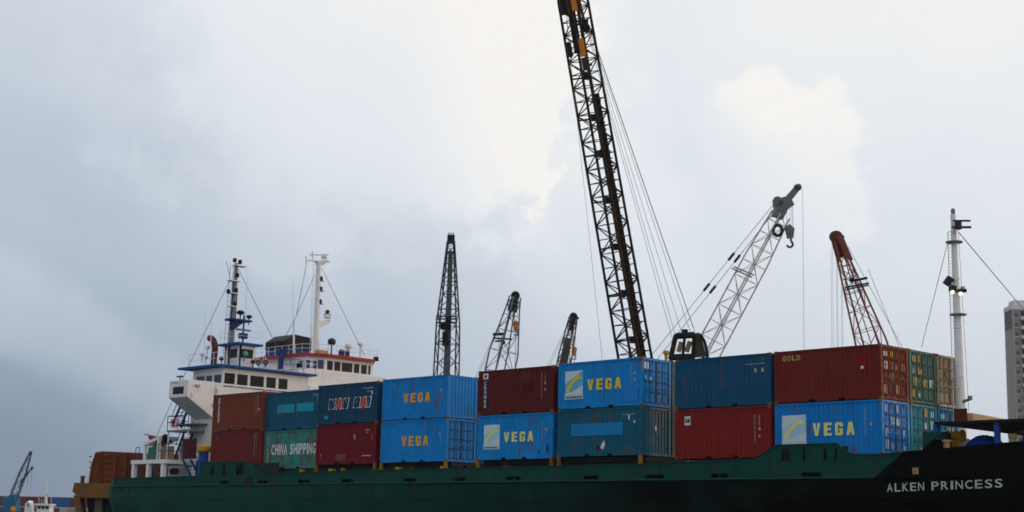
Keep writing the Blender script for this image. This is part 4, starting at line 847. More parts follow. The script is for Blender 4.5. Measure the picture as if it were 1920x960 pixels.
mb = MB(); mb.box(fxx - 3, fxx, a.y, c_.y, 1.05, b1.z); f_ = mb.build('funnel', BLUE_T, s2, .08); mb = MB(); mb.prism([(fxx + .02, a.y - .02, b1.z), (fxx + .02, c_.y + .02, b1.z), (fxx + .02, c_.y + .02, c_.z), (fxx + .02, a.y + 1.0, c_.z + .15), (fxx + .02, a.y - .02, c_.z - .5)], (-3.04, 0, 0)); mb.build('funnel_top', BLACKM, f_)
mb = MB(); p = at(527, 668, x=F2 - 3); q = at(528, 657, x=F2 - 3); mb.tube((q.x, q.y, z2b - 1), q + UZ * .1, .24, n=10); mb.tube(at(519, 658, x=F2 - 3), at(540, 657, x=F2 - 3), .12); mb.tube(at(519, 664, x=F2 - 3), at(536, 664, x=F2 - 3), .05); mb.build('davit', BLUE_D, s2)
for (a, b_) in (((549, 525), (550, 690)), ((574, 500), (562, 560)), ((583, 600), (584, 640))): mb = MB(); A_ = at(*a, x=F2 - 2.5); B_ = at(*b_, x=F2 - 2.5); mb.tube(B_, A_, .05, .015, 5); mb.build('whip_antenna', WHITE, s2)
mb = MB(); mb.tube(at(551, 600, x=F2 - 2.5), at(551, 690, x=F2 - 2.5), .09, .06); mb.build('antenna_mast', WHITE, s2)
mb = MB()
for a, b_ in (((603, 502), (684, 668)), ((590, 515), (551, 602)), ((551, 602), (532, 636)), ((575, 494), (556, 590))): mb.tube(at(*a, x=mm_), at(*b_, x=mm_ if b_[0] < 600 else F2 + .3), .022, n=4)
mb.build('rigging', ROPE, s2)
rail(MB(), [(F2 + .2, at(552, 690, x=F2).y, z2b), (F2 + .2, yf0 - 1, z2b)], h=.8, step=.7, r=.03).build('wing_railing', WHITE, s2)

# ------------------------------------------------------------------ cranes
def lattice(root, foot, head, w_, mat, prof=((0, .35), (.1, 1), (.78, 1), (1, .28)), rot=30, rc=.07, rb=.035, panel=1.0, aspect=1.0, head_name=None):
    foot = Vector(foot); head = Vector(head); ax = (head - foot).normalized(); L_ = (head - foot).length
    s0 = CR - ax * CR.dot(ax); s0.normalize(); t0 = ax.cross(s0); r_ = math.radians(rot); s_ = s0 * math.cos(r_) + t0 * math.sin(r_); t_ = t0 * math.cos(r_) - s0 * math.sin(r_)
    def wd(t):
        for (a, x), (b_, y) in zip(prof, prof[1:]):
            if a <= t <= b_: return w_ * (x + (y - x) * (t - a) / (b_ - a))
        return w_ * prof[-1][1]
    def cn(t):
        h = wd(t) / 2; c = foot + ax * L_ * t; return [c + s_ * h + t_ * h * aspect, c + s_ * h - t_ * h * aspect, c - s_ * h - t_ * h * aspect, c - s_ * h + t_ * h * aspect]
    ts = [0.0]
    while ts[-1] < 1: ts.append(min(1, ts[-1] + max(.45, wd(ts[-1]) * panel) / L_))
    ch = MB(); la = MB(); br = sorted({p for p, _ in prof})
    for a, b_ in zip(br, br[1:]):
        A = cn(a); B = cn(b_)
        for i in range(4): ch.tube(A[i], B[i], rc)
    for k, (a, b_) in enumerate(zip(ts, ts[1:])):
        A = cn(a); B = cn(b_)
        for i in range(4):
            j = (i + 1) % 4
            if k % 2 == i % 2: la.tube(A[i], B[j], rb, n=4)
            else: la.tube(A[j], B[i], rb, n=4)
            la.tube(A[i], A[j], rb * .9, n=4)
    bo = ch.build('boom', mat, root); la.build('lacing', mat, bo)
    return bo, cn, ax, s_, t_
def crawler(root, foot, heading, mat, scale=1.0, gantry=None):
    """tracks, house, cab, counterweight and A-frame; foot = boom foot pin"""
    h = Vector(heading); h.z = 0; h.normalize(); l = Vector((-h.y, h.x, 0)); S = scale; f = Vector(foot); zb = QZ + .004; c = Vector((f.x, f.y, 0)) - h * 1.3 * S
    for s_ in (-1, 1):
        o_ = c + l * 1.9 * S * s_; P = []
        for a, z in ((-3.2, .5), (-2.8, 0), (2.8, 0), (3.2, .5), (2.8, 1.05), (-2.8, 1.05)): P.append(o_ + h * a * S - l * .4 * S + UZ * (zb + z * S))
        mb = MB(); mb.prism(P, l * .8 * S); mb.build('crawler_track', DKSTEEL, root)
    mb = MB(); mb.obox(c + UZ * (zb + .85 * S), h, l, UZ, 1.6 * S, 1.6 * S, .35 * S); mb.build('turntable', DKSTEEL, root)
    hz = zb + 1.25 * S; top_ = max(hz + 1.6, f.z + .2)
    mb = MB(); mb.obox(c - h * 1.6 * S + UZ * (hz + .95 * S), h, l, UZ, 2.6 * S, 1.45 * S, .95 * S); mb.build('machine_house', mat, root, .08)
    mb = MB(); mb.obox(c + h * 1.6 * S + l * 1.2 * S + UZ * (hz + .85 * S), h, l, UZ, .8 * S, .5 * S, .9 * S); cb = mb.build('cab', mat, root, .06)
    mb = MB(); mb.obox(c + h * 2.25 * S + l * 1.2 * S + UZ * (hz + 1.1 * S), h, l, UZ, .17 * S, .42 * S, .4 * S); mb.build('cab_window', GLASS, cb)
    mb = MB(); mb.obox(c - h * 4.7 * S + UZ * (hz + .7 * S), h, l, UZ, .45 * S, 1.5 * S, .65 * S); mb.build('counterweight', DKSTEEL, root, .05)
    mb = MB()
    for s_ in (-.6, .6): mb.tube(c + l * s_ + UZ * (hz), f + l * s_ * .8, .12)
    if gantry is not None:
        for s_ in (-.7, .7): mb.tube(c - h * .3 * S + l * s_ + UZ * (hz + 1.7 * S), Vector(gantry) + l * s_ * .7, .10); mb.tube(c - h * 3.6 * S + l * s_ + UZ * (hz + 1.7 * S), Vector(gantry) + l * s_ * .7, .08)
        mb.tube(Vector(gantry) - l * .6, Vector(gantry) + l * .6, .15)
    mb.build('gantry', mat, root)
def sheaves(root, p, ax, side, mat, R=.5, wdt=.5, name='boom_head', n=3):
    mb = MB(); 
    for i in range(n): mb.lathe(p + side * (i - (n - 1) / 2) * wdt / n - side * .05, [(R * .3, 0), (R, 0), (R * .9, .05), (R, .1), (R * .3, .1)], side, 16)
    mb.obox(p - ax * R * .7, ax, side, ax.cross(side), R * 1.1, wdt / 2 + .05, R * .45)
    return mb.build(name, mat, root)
def ropes(root, prs, mat=ROPE, r=.022, name='hoist_rope'):
    for a, b_ in prs: mb = MB(); mb.tube(a, b_, r, n=5); mb.build(name, mat, root)
def gz(px, d, py=905):
    for _ in range(6):
        p = at(px, py, d=d); py += (p.z - (-.1)) / d * FPX
    return at(px, py, d=d)

# 1: grey slender boom, straight behind bay D
d = 150; foot = gz(829, d); root = empty('crawler_crane', (foot.x, foot.y, QZ)); tag(root, 'slender dark grey lattice crane standing nearly upright above the orange-lettered blue containers', 'crane', 'lattice cranes on the quay')
head = at(845.5, 452, d=d); M_G = paint('slate_crane_paint', (.035, .042, .07), .6, .2)
lattice(root, foot, head, 2.0, M_G, prof=((0, .4), (.12, 1.12), (.35, 1.12), (.665, .98), (1, .30)), rot=12, rc=.075, rb=.045, panel=.85)
ax = (head - foot).normalized(); sheaves(root, head + ax * .45, ax, CR, M_G, .38, .62)
mb = MB(); a = foot.lerp(head, .05); b_ = foot.lerp(head, .96); mb.prism([a - CR * .38 + CF * .2, a + CR * .48 + CF * .2, b_ + CR * .22 + CF * .1, b_ - CR * .22 + CF * .1], CF * .04); mb.build('boom_walkway', paint('mesh_walkway', (.13, .15, .17), .7, .2), root)
mb = MB(); p = at(835, 612, d=d - .3); mb.obox(p, CR, CU, CF, .45, .32, .25); mb.obox(p - CU * 1.2 , CR, CU, CF, .3, .7, .15); mb.obox(p - CU * 1.45 + CF * .1, CR, CU, CF, .55, .06, .3); mb.build('winch_platform', BLACKM, root)
mb = MB()
for py in (593, 598, 605): q = at(837, py, d=d - .6); mb.obox(q, CR, CU, CF, 1.0, .05, .9)
mb.build('boom_joint', M_G, root)
g1 = foot + CR * -1.0 + CF * 3.5 + UZ * 3; crawler(root, foot, -CF, M_G, gantry=g1)
ropes(root, [(head + CF * .5, g1 + UZ * .2)], name='pendant_rope')

# 2: grey boom with black head and orange hook block
def side_crane(nm, lab, d, footpx, headpx, w_, mat, hm, rot, prof, hook, pend, heading, rc=.07, rb=.035, hookmat=ORANGE, R=.5, filler=None):
    foot = gz(footpx, d); head = at(*headpx, d=d); root = empty(nm, (foot.x, foot.y, QZ)); tag(root, lab, 'crane', 'lattice cranes on the quay')
    bo, cn, ax, s_, t_ = lattice(root, foot, head, w_, mat, prof, rot, rc, rb)
    mb = MB(); p = head
    sd = CF
    mb.lathe(p + ax * R * .2 - sd * .35, [(.1, 0), (R, 0), (R * .92, .08), (R, .16), (R, .54), (R * .92, .62), (R, .7), (.1, .7)], sd, 18)
    q = cn(1)[0]; wv = (ax.cross(sd)).normalized()
    mb.prism([p - ax * 2.6 * R * 1.3 - wv * w_ * .24, p - ax * 2.6 * R * 1.3 + wv * w_ * .24, p + wv * R * .8, p - wv * R * .8], sd * .5)
    mb.build('boom_head', hm, root)
    if hook:
        (hx_, hy_) = hook; hp = at(hx_, hy_, d=d - .1); tp = Vector((hp.x, hp.y, at(hx_, headpx[1], d=d - .1).z)); 
        for o_ in (-.12, .12): ropes(root, [(tp + CR * o_, hp + CR * o_)], ROPE, .02)
        mb = MB(); mb.lathe(hp - CF * .2, [(.05, 0), (.30, 0), (.34, .1), (.34, .3), (.30, .4), (.05, .4)], CF, 16); mb.obox(hp - UZ * .35, CR, CU, CF, .24, .45, .16); hb = mb.build('hook_block', hookmat, root)
        mb = MB(); pts = [hp - UZ * .75 + (CR * math.cos(a) + UZ * math.sin(a)) * .22 - UZ * .3 for a in [math.radians(x) for x in (90, 40, 0, -45, -90, -135, -170)]]; mb.path([hp - UZ * .6] + pts, .06, 6); mb.build('hook', BLACKM, hb)
        ropes(root, [(hp - UZ * .3 + CR * .03, Vector((hp.x, hp.y, 1.0)))], ROPE, .03)
    if pend:
        for (a, b_) in pend: ropes(root, [(at(*a, d=d), at(*b_, d=d))], ROPE, .022, 'pendant_rope')
        gt = at(*pend[-1][1], d=d)
    else: gt = foot + UZ * 4 - heading * 3
    crawler(root, foot, heading, mat, gantry=gt); return root, foot, head, ax
Rh = Vector((CR.x, CR.y, 0)).normalized()
M2 = paint('pale_grey_crane_paint', (.15, .17, .20), .6, .2)
root, foot, head, ax = side_crane('crawler_crane', 'grey lattice crane with black head and small orange hook block, above the dark maroon container', 170, 889, (966, 556), 2.35, M2, BLACKM, 28, ((0, .4), (.12, 1), (.72, 1), (.93, .50), (1, .38)), (967, 607), [((946, 585), (868, 760)), ((930, 630), (880, 740)), ((925, 636), (905, 700))], Rh, rc=.085, rb=.04)
mb = MB(); a = at(924, 627, d=169); b_ = at(945, 626, d=169); mb.tube(a, b_, .16); mb.tube(at(926, 634, d=169), at(960, 636, d=169), .1); mb.tube(at(928, 640, d=169), at(945, 638, d=169), .1); mb.build('boom_joint', BLACKM, root)
mb = MB(); mb.tube(at(958, 582, d=169), at(930, 692, d=169), .1); mb.lathe(at(943, 642, d=168.8), [(.1, 0), (.28, .1), (.1, .2)], CF, 10); mb.build('hoist_guide', DKSTEEL, root)
# 3: short dark boom
M3 = paint('tan_black_crane_paint', (.05, .045, .04), .6, .4, .2)
root, foot, head, ax = side_crane('crawler_crane', 'smallest dark crane with an orange hook block beside its boom, left of the tallest crane', 190, 1003, (1075, 595), 1.25, M3, BLACKM, 20, ((0, .5), (.12, 1.05), (.8, 1.0), (1, .6)), (1077, 655), [((1063, 610), (1000, 740)), ((1060, 622), (1008, 735))], Rh, rc=.09, rb=.05)
mb = MB(); mb.prism([at(1059, 634, d=189.6), at(1071, 634, d=189.6), at(1060, 690, d=189.6), at(1047, 690, d=189.6)], CF * .5); mb.build('boom_walkway', paint('olive_plate', (.10, .09, .06), .7), root)
mb = MB(); mb.tube(at(1079, 594, d=190), at(1086, 597, d=190), .12); mb.build('head_peg', BLACKM, root)

# 4: the tall black piling crane
d = 108; foot = gz(1230, d); root = empty('crawler_crane', (foot.x, foot.y, QZ)); tag(root, 'tallest black lattice crane with gold-tinted chord and an orange tool, its head above the picture', 'crane', 'lattice cranes on the quay')
head = at(1062, -70, d=d); M4 = paint('black_crane_paint', (.016, .010, .014), .55, .4, .2); M4G = paint('dull_gold_paint', (.05, .031, .012), .55, .5, .5)
bo, cn, ax, s_, t_ = lattice(root, foot, head, 1.72, M4, prof=((0, .4), (.06, 1.0), (.93, .86), (1, .5)), rot=28, rc=.095, rb=.045, panel=.62)
def onb(t, k): return cn(t)[k]
ks = sorted(range(4), key=lambda k: cn(.5)[k].dot(CR))
mb = MB(); a = cn(.06); b_ = cn(.93); c0 = a[ks[2]]; c1 = b_[ks[2]]; mb.tube(c0 - CF * .3, c1 - CF * .3, .13); mb.build('gold_chord', M4G, root)
mb = MB(); wv = CR * .23; c0 = a[ks[2]] + CR * .33 - CF * .1; c1 = b_[ks[2]] + CR * .26 - CF * .1; c0 = c0.lerp(c1, .05); ce = c0.lerp(c1, .78); mb.prism([c0 - wv, c0 + wv, ce + wv * .8, ce - wv * .8], CF * .25); mb.build('pile_leader', BLACKM, root)
mb = MB()
for i in range(46):
    q = c0.lerp(ce, i / 46); mb.obox(q + CR * random.uniform(-.05, .12), CR, ax, CF, .22, .03, .25)
mb.tube(c0, ce, .04); mb.build('leader_rungs', M4G, root)
mb = MB(); P0 = cn(.06); P1 = cn(.93); q0 = (P0[ks[1]] + P0[ks[0]]) / 2
for t in (.185, .27, .36, .45, .54, .63, .70, .78): 
    mb = MB(); A = cn(t); mb.tube(A[ks[0]], A[ks[2]], .07, n=5); mb.obox((A[ks[1]] + A[ks[2]]) / 2, CR, ax, CF, .16, .25, .15); mb.build('boom_joint', BLACKM, root)
ppm = d / FPX
def bx(nm, mat, px, py, wpx, hpx, dd=0, dep=.3):
    mb = MB(); s0 = (CR - ax * CR.dot(ax)).normalized(); mb.obox(at(px, py, d=d + dd), s0, ax, s0.cross(ax), wpx * ppm / 2, hpx * ppm / 2, dep / 2); return mb.build(nm, mat, root, .03)
bx('hammer_guide', BLACKM, 1068, 93, 9, 28, -.6); bx('hammer_body', ORANGE, 1091, 89, 10, 34, -.9); bx('hammer_body', DKSTEEL, 1097, 120, 11, 24, -.8); bx('hammer_body', BLACKM, 1078, 60, 14, 80, -.8)
bx('head_plate', ORANGE, 1075, 8, 12, 26, -.9); bx('head_plate', RUSTP, 1067, 10, 9, 34, -.85); bx('hammer_guide', BLACKM, 1056, 10, 12, 36, -.6)
bx('guide_roller', BLACKM, 1108, 121, 4, 5, -.3)
mb = MB(); mb.tube(at(1081, -20, d=d), at(1096, 42, d=d), .10); mb.build('head_strut', paint('red_strut', (.16, .025, .025), .6, .3, .3), root)
mb = MB(); mb.lathe(at(1099, 52, d=d - .3), [(.1, 0), (.30, 0), (.25, .1), (.3, .2), (.3, .4), (.25, .5), (.1, .6)], CF, 16); mb.obox(at(1097, 46, d=d), CR, CU, CF, .22, .35, .2); mb.obox(at(1086, 46, d=d), CR, CU, CF, .4, .06, .1); mb.build('pendant_block', BLACKM, root)
gy = at(1293, 625, d=104)
prs = []
for (a, b_) in (((1101, 60), (1262, 640)), ((1103, 60), (1268, 635)), ((1104, 58), (1280, 630)), ((1106, 58), (1294, 622)), ((1107, 56), (1300, 615)), ((1108, 56), (1303, 622))): prs.append((at(*a, d=d), at(*b_, d=104.5)))
ropes(root, prs, ROPE, .016, 'pendant_rope')
ropes(root, [(at(1054, -40, d=d), at(1131, 690, d=d)), (at(1060, -40, d=d), at(1068, 130, d=d))], ROPEL, .014)
# gantry head with two drums
D4 = 103.5; FRm = paint('gantry_black', (.012, .011, .012), .6, .3, .1); OLV = paint('olive_gantry_paint', (.07, .06, .035), .6, .3, .3); DRM = paint('cream_drum', (.55, .42, .26), .5, .3, .1)
g_ = [(1266, 628), (1309, 624), (1320, 672), (1255, 676)]
mb = MB()
def bar(a, b_, r, dd=0): mb.tube(at(*a, d=D4 + dd), at(*b_, d=D4 + dd), r, n=6)
for dd in (0, 1.2):
    bar((1267, 630), (1257, 674), .17, dd); bar((1268, 630), (1302, 628), .22, dd); bar((1284, 630), (1280, 670), .10, dd); bar((1257, 670), (1300, 669), .22, dd); bar((1302, 628), (1299, 672), .14, dd)
bar((1267, 630), (1267, 630), .2)
mb.tube(at(1267, 630, d=D4), at(1267, 630, d=D4 + 1.2), .17); mb.tube(at(1300, 629, d=D4), at(1300, 629, d=D4 + 1.2), .17); mb.obox(at(1284, 622, d=D4 + .4), CR, CU, CF, .18, .16, .3); mb.build('gantry_head', FRm, root)
mb = MB(); mb.prism([at(1303, 626, d=D4), at(1314, 625, d=D4), at(1324, 668, d=D4), at(1302, 671, d=D4)], CF * 1.1); mb.build('gantry_leg', OLV, root)
mb = MB(); mb.path([at(1314, 628, d=D4 - .2), at(1321, 640, d=D4 - .2), at(1325, 655, d=D4 - .2), at(1327, 672, d=D4 - .2)], .1); mb.tube(at(1327, 670, d=D4 - .2), at(1340, 860, d=D4 + 2), .12); mb.build('gantry_pipe', FRm, root)
for a, b_ in (((1278, 641), (1272, 660)), ((1294, 640), (1287, 660))): mb = MB(); mb.tube(at(*a, d=D4 + .55), at(*b_, d=D4 + .55), .17, n=14); mb.build('rope_drum', DRM, root)
mb = MB()
for a, b_ in (((1258, 672), (1262, 860)), ((1300, 672), (1296, 860)), ((1318, 670), (1345, 860)), ((1280, 672), (1240, 860))): mb.tube(at(*a, d=D4 + .6), at(*b_, d=D4 + 2.5), .12)
mb.build('gantry_frame', FRm, root)
mb = MB(); mb.lathe(at(1249, 668, d=D4), [(.1, -.3), (.12, .1), (.2, .15), (.2, .35), (.05, .4)], UZ, 10); mb.tube(at(1249, 668, d=D4), at(1252, 860, d=D4 + 2), .05); mb.build('gantry_lamp', YELLOW, root)
crawler(root, foot, -Rh, M4, 1.15)

# 5: white crane with hook block
d = 150; W5 = paint('white_crane_paint', (.50, .46, .46), .5, .15, .15, .1); G5 = paint('grey_head_paint', (.16, .17, .19), .5, .3, .2)
foot = gz(1183, d); head = at(1464, 402, d=d); root = empty('crawler_crane', (foot.x, foot.y, QZ)); tag(root, 'white lattice crane leaning right with a grey hook block and black tyre at its head', 'crane', 'lattice cranes on the quay')
bo, cn, ax, s_, t_ = lattice(root, foot, head, 1.72, W5, prof=((0, .4), (.08, 1.1), (.84, 1.0), (1, .75)), rot=32, rc=.075, rb=.034, panel=.95)
mb = MB(); mb.tube(at(1372, 503, d=d), at(1410, 520, d=d), .08); mb.tube(at(1376, 500, d=d + 1), at(1414, 516, d=d + 1), .08); mb.build('boom_joint', G5, root)
mb = MB(); mb.prism([at(1453, 374, d=d - .8), at(1474, 368, d=d - .8), at(1486, 376, d=d - .8), at(1490, 384, d=d - .8), at(1478, 392, d=d - .8), at(1468, 412, d=d - .8), at(1450, 404, d=d - .8), at(1455, 392, d=d - .8)], CF * 1.6); mb.lathe(at(1458, 376, d=d - .95), [(.1, 0), (.42, 0), (.42, .2), (.1, .2)], CF, 14); mb.build('boom_head', G5, root)
mb = MB(); mb.prism([at(1474, 368, d=d - .4), at(1493, 346, d=d - .4), at(1503, 352, d=d - .4), at(1484, 376, d=d - .4)], CF * .2); mb.prism([at(1474, 368, d=d + .4), at(1493, 346, d=d + .4), at(1503, 352, d=d + .4), at(1484, 376, d=d + .4)], CF * .2); mb.lathe(at(1497, 351, d=d - .4), [(.1, 0), (.34, 0), (.28, .4), (.34, .8), (.1, .8)], CF, 14); mb.build('jib', G5, root)
mb = MB(); mb.lathe(at(1464, 380, d=d - 1.0), [(.05, 0), (.2, .0), (.2, .1)], CF, 12); mb.build('head_pin', RUSTP, root)
tr = MB(); tr.torus(at(1458, 432, d=d - .9), (CF + CR * .9).normalized(), .50, .17, 20, 8); ty = tr.build('tyre', RUBBER, None); tag(ty, 'black tyre hanging from the head of the white lattice crane', 'tyre'); ropes(root, [(at(1458, 424, d=d - .9), at(1456, 404, d=d - .6))], ROPE, .02)
hp = at(1481, 434, d=d - .9)
ropes(root, [(hp + CR * o_ + UZ * .3, at(1481 + o_ * 16, 388, d=d - .9)) for o_ in (-.32, 0, .22, .34)], ROPE, .018)
mb = MB(); mb.prism([at(1472, 427, d=d - 1.1), at(1481, 420, d=d - 1.1), at(1490, 428, d=d - 1.1), at(1488, 446, d=d - 1.1), at(1477, 448, d=d - 1.1)], CF * .4); mb.lathe(at(1481, 430, d=d - 1.2), [(.1, 0), (.36, 0), (.36, .6), (.1, .6)], CF, 16); hb = mb.build('hook_block', G5, root)
c_ = at(1481, 458, d=d - .9); mb = MB(); mb.path([at(1483, 446, d=d - .9), at(1483, 451, d=d - .9)] + [c_ + (CR * math.cos(a) + CU * math.sin(a)) * .30 for a in [math.radians(x) for x in (70, 30, -10, -50, -90, -130, -165)]], .11, 8); mb.build('hook', BLACKM, hb)
ropes(root, [(at(1505, 354, d=d), at(1508, 720, d=d))], ROPEL, .02)
pr = [(at(1453, 380, d=d), at(1150, 755, d=d)), (at(1456, 392, d=d), at(1164, 760, d=d))]; ropes(root, pr, ROPEL, .035, 'pendant_rope')
mb = MB()
for (x, y) in ((1371, 492), (1325, 546)):
    for k, (A, B) in enumerate(pr):
        a_ = A; best = min((i / 400 for i in range(401)), key=lambda t: abs(((A.lerp(B, t) - CAM).dot(CR) / (A.lerp(B, t) - CAM).dot(CF) * FPX + 960) - (x + 11 * k)))
        q = A.lerp(B, best); dd = (B - A).normalized(); mb.tube(q - dd * .45, q + dd * .45, .13)
mb.build('pendant_link', BLACKM, root)
crawler(root, foot, Rh, W5, 1.0, gantry=pr[0][1])

# 6: rust red crane
d = 140; R6 = paint('rust_red_crane_paint', (.22, .055, .035), .6, .4, .2, 0)
root, foot, head, ax = side_crane('crawler_crane', 'rust red lattice crane leaning left above the gold-lettered container', d, 1730, (1568, 446), 2.15, R6, paint('rust_head', (.14, .035, .02), .7, .6, .5), -30, ((0, .4), (.1, 1.15), (.60, 1.0), (.93, .38), (1, .30)), None, [((1590, 462), (1710, 685)), ((1628, 505), (1702, 690))], -Rh, rc=.09, rb=.038, R=.55)
mb = MB(); mb.prism([at(1566, 440, d=d - .5), at(1580, 440, d=d - .5), at(1600, 488, d=d - .5), at(1588, 486, d=d - .5), at(1574, 456, d=d - .5)], CF * .5); mb.prism([at(1562, 450, d=d - .4), at(1569, 456, d=d - .4), at(1578, 490, d=d - .4), at(1573, 490, d=d - .4)], CF * .7); mb.tube(at(1575, 440, d=d), at(1583, 444, d=d), .1); mb.build('head_plate', R6, root)
mb = MB(); mb.tube(at(1597, 527, d=d - 1), at(1626, 521, d=d - 1), .12); mb.tube(at(1585, 539, d=d - 1), at(1629, 531, d=d - 1), .09); mb.tube(at(1586, 543, d=d - 1), at(1628, 535, d=d - 1), .07); mb.lathe(at(1597, 525, d=d - 1.2), [(.1, 0), (.2, 0), (.2, .3), (.1, .3)], CF, 10); mb.build('boom_joint', BLACKM, root)
mb = MB(); mb.path([at(1583, 480, d=d + .2), at(1600, 540, d=d + .2), at(1648, 690, d=d + .2)], .05); mb.path([at(1592, 480, d=d + .2), at(1610, 535, d=d + .2), at(1662, 690, d=d + .2)], .05); mb.build('inner_rope', R6, root)
ropes(root, [(at(px, 455 + abs(px - 1562) * 2, d=d), at(px + 2, 700, d=d)) for px in (1558, 1561, 1568, 1570, 1577, 1579)], ROPEL, .014)

# ------------------------------------------------------------------ rusty landing barge behind the stern
d = 132; p0 = at(139, 905, d=d); lb_ = empty('barge', (p0.x + 6, p0.y + 6, WATER_Z)); tag(lb_, 'rusty orange barge lying beyond the stern of the green ship', 'barge')
r3 = CR.copy(); r3.z = 0; r3.normalize(); f3 = Vector((-r3.y, r3.x, 0)); zt_ = p0.z; zb_ = at(150, 933, d=d).z
BG = paint('rust_stained_hull', (.19, .085, .022), .7, .6, .6, .9, rustcol=(.10, .085, .04))
o3 = Vector((p0.x, p0.y, 0))
mb = MB(); P = [o3 - r3 * .0 + UZ * zt_, o3 + r3 * 14 + UZ * zt_, o3 + r3 * 14 + UZ * zb_, o3 + r3 * .45 + UZ * zb_, o3 - r3 * .1 + UZ * (zb_ + .5)]; mb.prism(P, f3 * 22); mb.build('hull_band', BG, lb_)
mb = MB(); P = [o3 + r3 * .8 + UZ * zb_ + f3 * 1.4, o3 + r3 * 14 + UZ * zb_ + f3 * 1.4, o3 + r3 * 14 + UZ * (WATER_Z - .5) + f3 * 1.4, o3 + r3 * 1.5 + UZ * (WATER_Z - .5) + f3 * 1.4]; mb.prism(P, f3 * 20); mb.build('hull_bottom', BLACKM, lb_)
mb = MB(); mb.prism([o3 + r3 * .02 + UZ * (zb_ + .2), o3 + r3 * .55 + UZ * (zb_ ), o3 + r3 * 1.6 + UZ * (WATER_Z - .3), o3 + r3 * 1.0 + UZ * (WATER_Z - .3)], f3 * 1.5); mb.build('hull_corner', BG, lb_)
mb = MB(); mb.box(-.30, .30, -.3, .3, WATER_Z - .3, zb_); q = o3 + r3 * 2.05 + f3 * .8; mb.v = [(q.x + r3.x * x + f3.x * y, q.y + r3.y * x + f3.y * y, z) for x, y, z in mb.v]; mb.build('fender_post', paint('olive_post', (.09, .10, .07), .8, .4, .3, .5), lb_)
mb = MB(); q = at(151.5, 905, d=d); q.z = zt_; mb.lathe(q + f3 * .5, [(.18, 0), (.18, .5), (.22, .52), (.22, .6)], UZ, 12); mb.build('bollard', RUSTP, lb_)
mb = MB(); q = at(161.5, 905, d=d); q.z = zt_; mb.tube(q + f3 * .5, q + f3 * .5 + UZ * 1.1, .09, n=10); mb.tube(q + f3 * .5 + UZ * 1.1 - r3 * .15, q + f3 * .5 + UZ * 1.15 + r3 * .1, .05); mb.tube(q + f3 * .5 + UZ * 1, q + f3 * .5 + UZ * 1.4, .03); mb.build('white_post', WHITE, lb_)
# ribbed rusty hopper standing on it
hz = at(190, 846, d=d + 1).z; q0 = at(166, 905, d=d + 1); q0.z = zt_; q0 -= f3 * 0
hp_ = empty('rusty_hopper', (q0.x + 4, q0.y + 4, zt_)); tag(hp_, 'tall ribbed rusty steel hopper standing on the orange barge', 'hopper')
mb = MB(); Pq = [q0, q0 + r3 * 9, q0 + r3 * 9 + UZ * (hz - zt_ - .15), q0 + r3 * 1.0 + UZ * (hz - zt_ + .02), q0 + r3 * .42 + UZ * (hz - zt_ - .08), q0 + r3 * .12 + UZ * (hz - zt_) * .6]; mb.prism([p + UZ * .004 for p in Pq], f3 * 8); mb.build('hopper_wall', RUSTY, hp_)
mb = MB()
for i in range(5):
    z = .30 + i * .50; mb.obox(q0 + r3 * 5.2 + UZ * z - f3 * .05, r3, f3, UZ, 4.2, .05, .04)
mb.build('hopper_rib', RUSTY, hp_)
mb = MB()
for u in (1.0, 2.15, 3.1, 4.1, 5.0, 7.5): mb.obox(q0 + r3 * u + UZ * (hz - zt_ - .1) / 2 - f3 * .14, r3, f3, UZ, .13 if u > 1.5 else .05, .14, (hz - zt_ - .15) / 2)
mb.build('hopper_post', RUSTY, hp_)
mb = MB()
for i in range(5): z = (hz - zt_) * (.15 + i * .17); mb.obox(q0 + r3 * (.08 - .02 * i) + UZ * z, r3, f3, UZ, .08, .1, .04)
mb.build('hopper_hinge', BLACKM, hp_)

# ------------------------------------------------------------------ far left: container yard, crane, small boat
d = 400; QF = QZ - 1.2
cols = [(-60, 4, 'brick', (.16, .04, .03)), (4, 34, 'bluey', (.01, .10, .22)), (34, 97, 'maroon', (.12, .015, .02)), (97, 134, 'deep blue', (.01, .08, .24)), (134, 200, 'dark red', (.12, .02, .02))]
low = [(-60, 34, 'dull blue', (.02, .08, .18)), (34, 70, 'crimson', (.14, .012, .02)), (70, 112, 'brown', (.10, .04, .03)), (112, 128, 'pale grey', (.32, .33, .32)), (128, 200, 'tan', (.28, .19, .10))]
ztop_ = at(60, 931, d=d).z
for tier, cl in ((0, cols), (1, low)):
    for i, (a, c_, cname, col) in enumerate(cl):
        A = at(a + .6, 940, d=d); B = at(c_ - .6, 940, d=d); wdt = (B - A).length; z1 = ztop_ - tier * 2.75; mb = MB(); u = r3
        A.z = B.z = z1 - 2.6; corr_n = int(wdt / .5)
        mb.prism([A, B, B + UZ * 2.6, A + UZ * 2.6], f3 * 2.44)
        for k in range(corr_n): q = A.lerp(B, (k + .5) / corr_n); mb.obox(q + UZ * 1.3 - f3 * .02, u, f3, UZ, .1, .02, 1.15)
        o = mb.build('stacked_container', paint('yard_' + cname, col, .6, .3), None)
        place = ['at the far left edge', 'just behind the small far crane', 'second from the white boat mast', 'right of the white boat mast', 'nearest the orange barge'][i]
        tag(o, '%s far-off container in the %s row %s' % ('wide ' + cname if c_ - a > 60 else cname, 'top' if tier == 0 else 'lower', place), 'container', 'containers in the far yard')
A = at(-60, 940, d=d + .0); B = at(200, 940, d=d); zy = ztop_ - 2.75 - 2.6; A.z = B.z = zy - .01
mb = MB(); mb.prism([Vector((A.x, A.y, QF)), Vector((B.x, B.y, QF)), B, A], f3 * 2.44); o = mb.build('stacking_plinth', CONC, None); tag(o, 'low concrete plinth beneath the far yard containers', 'plinth')
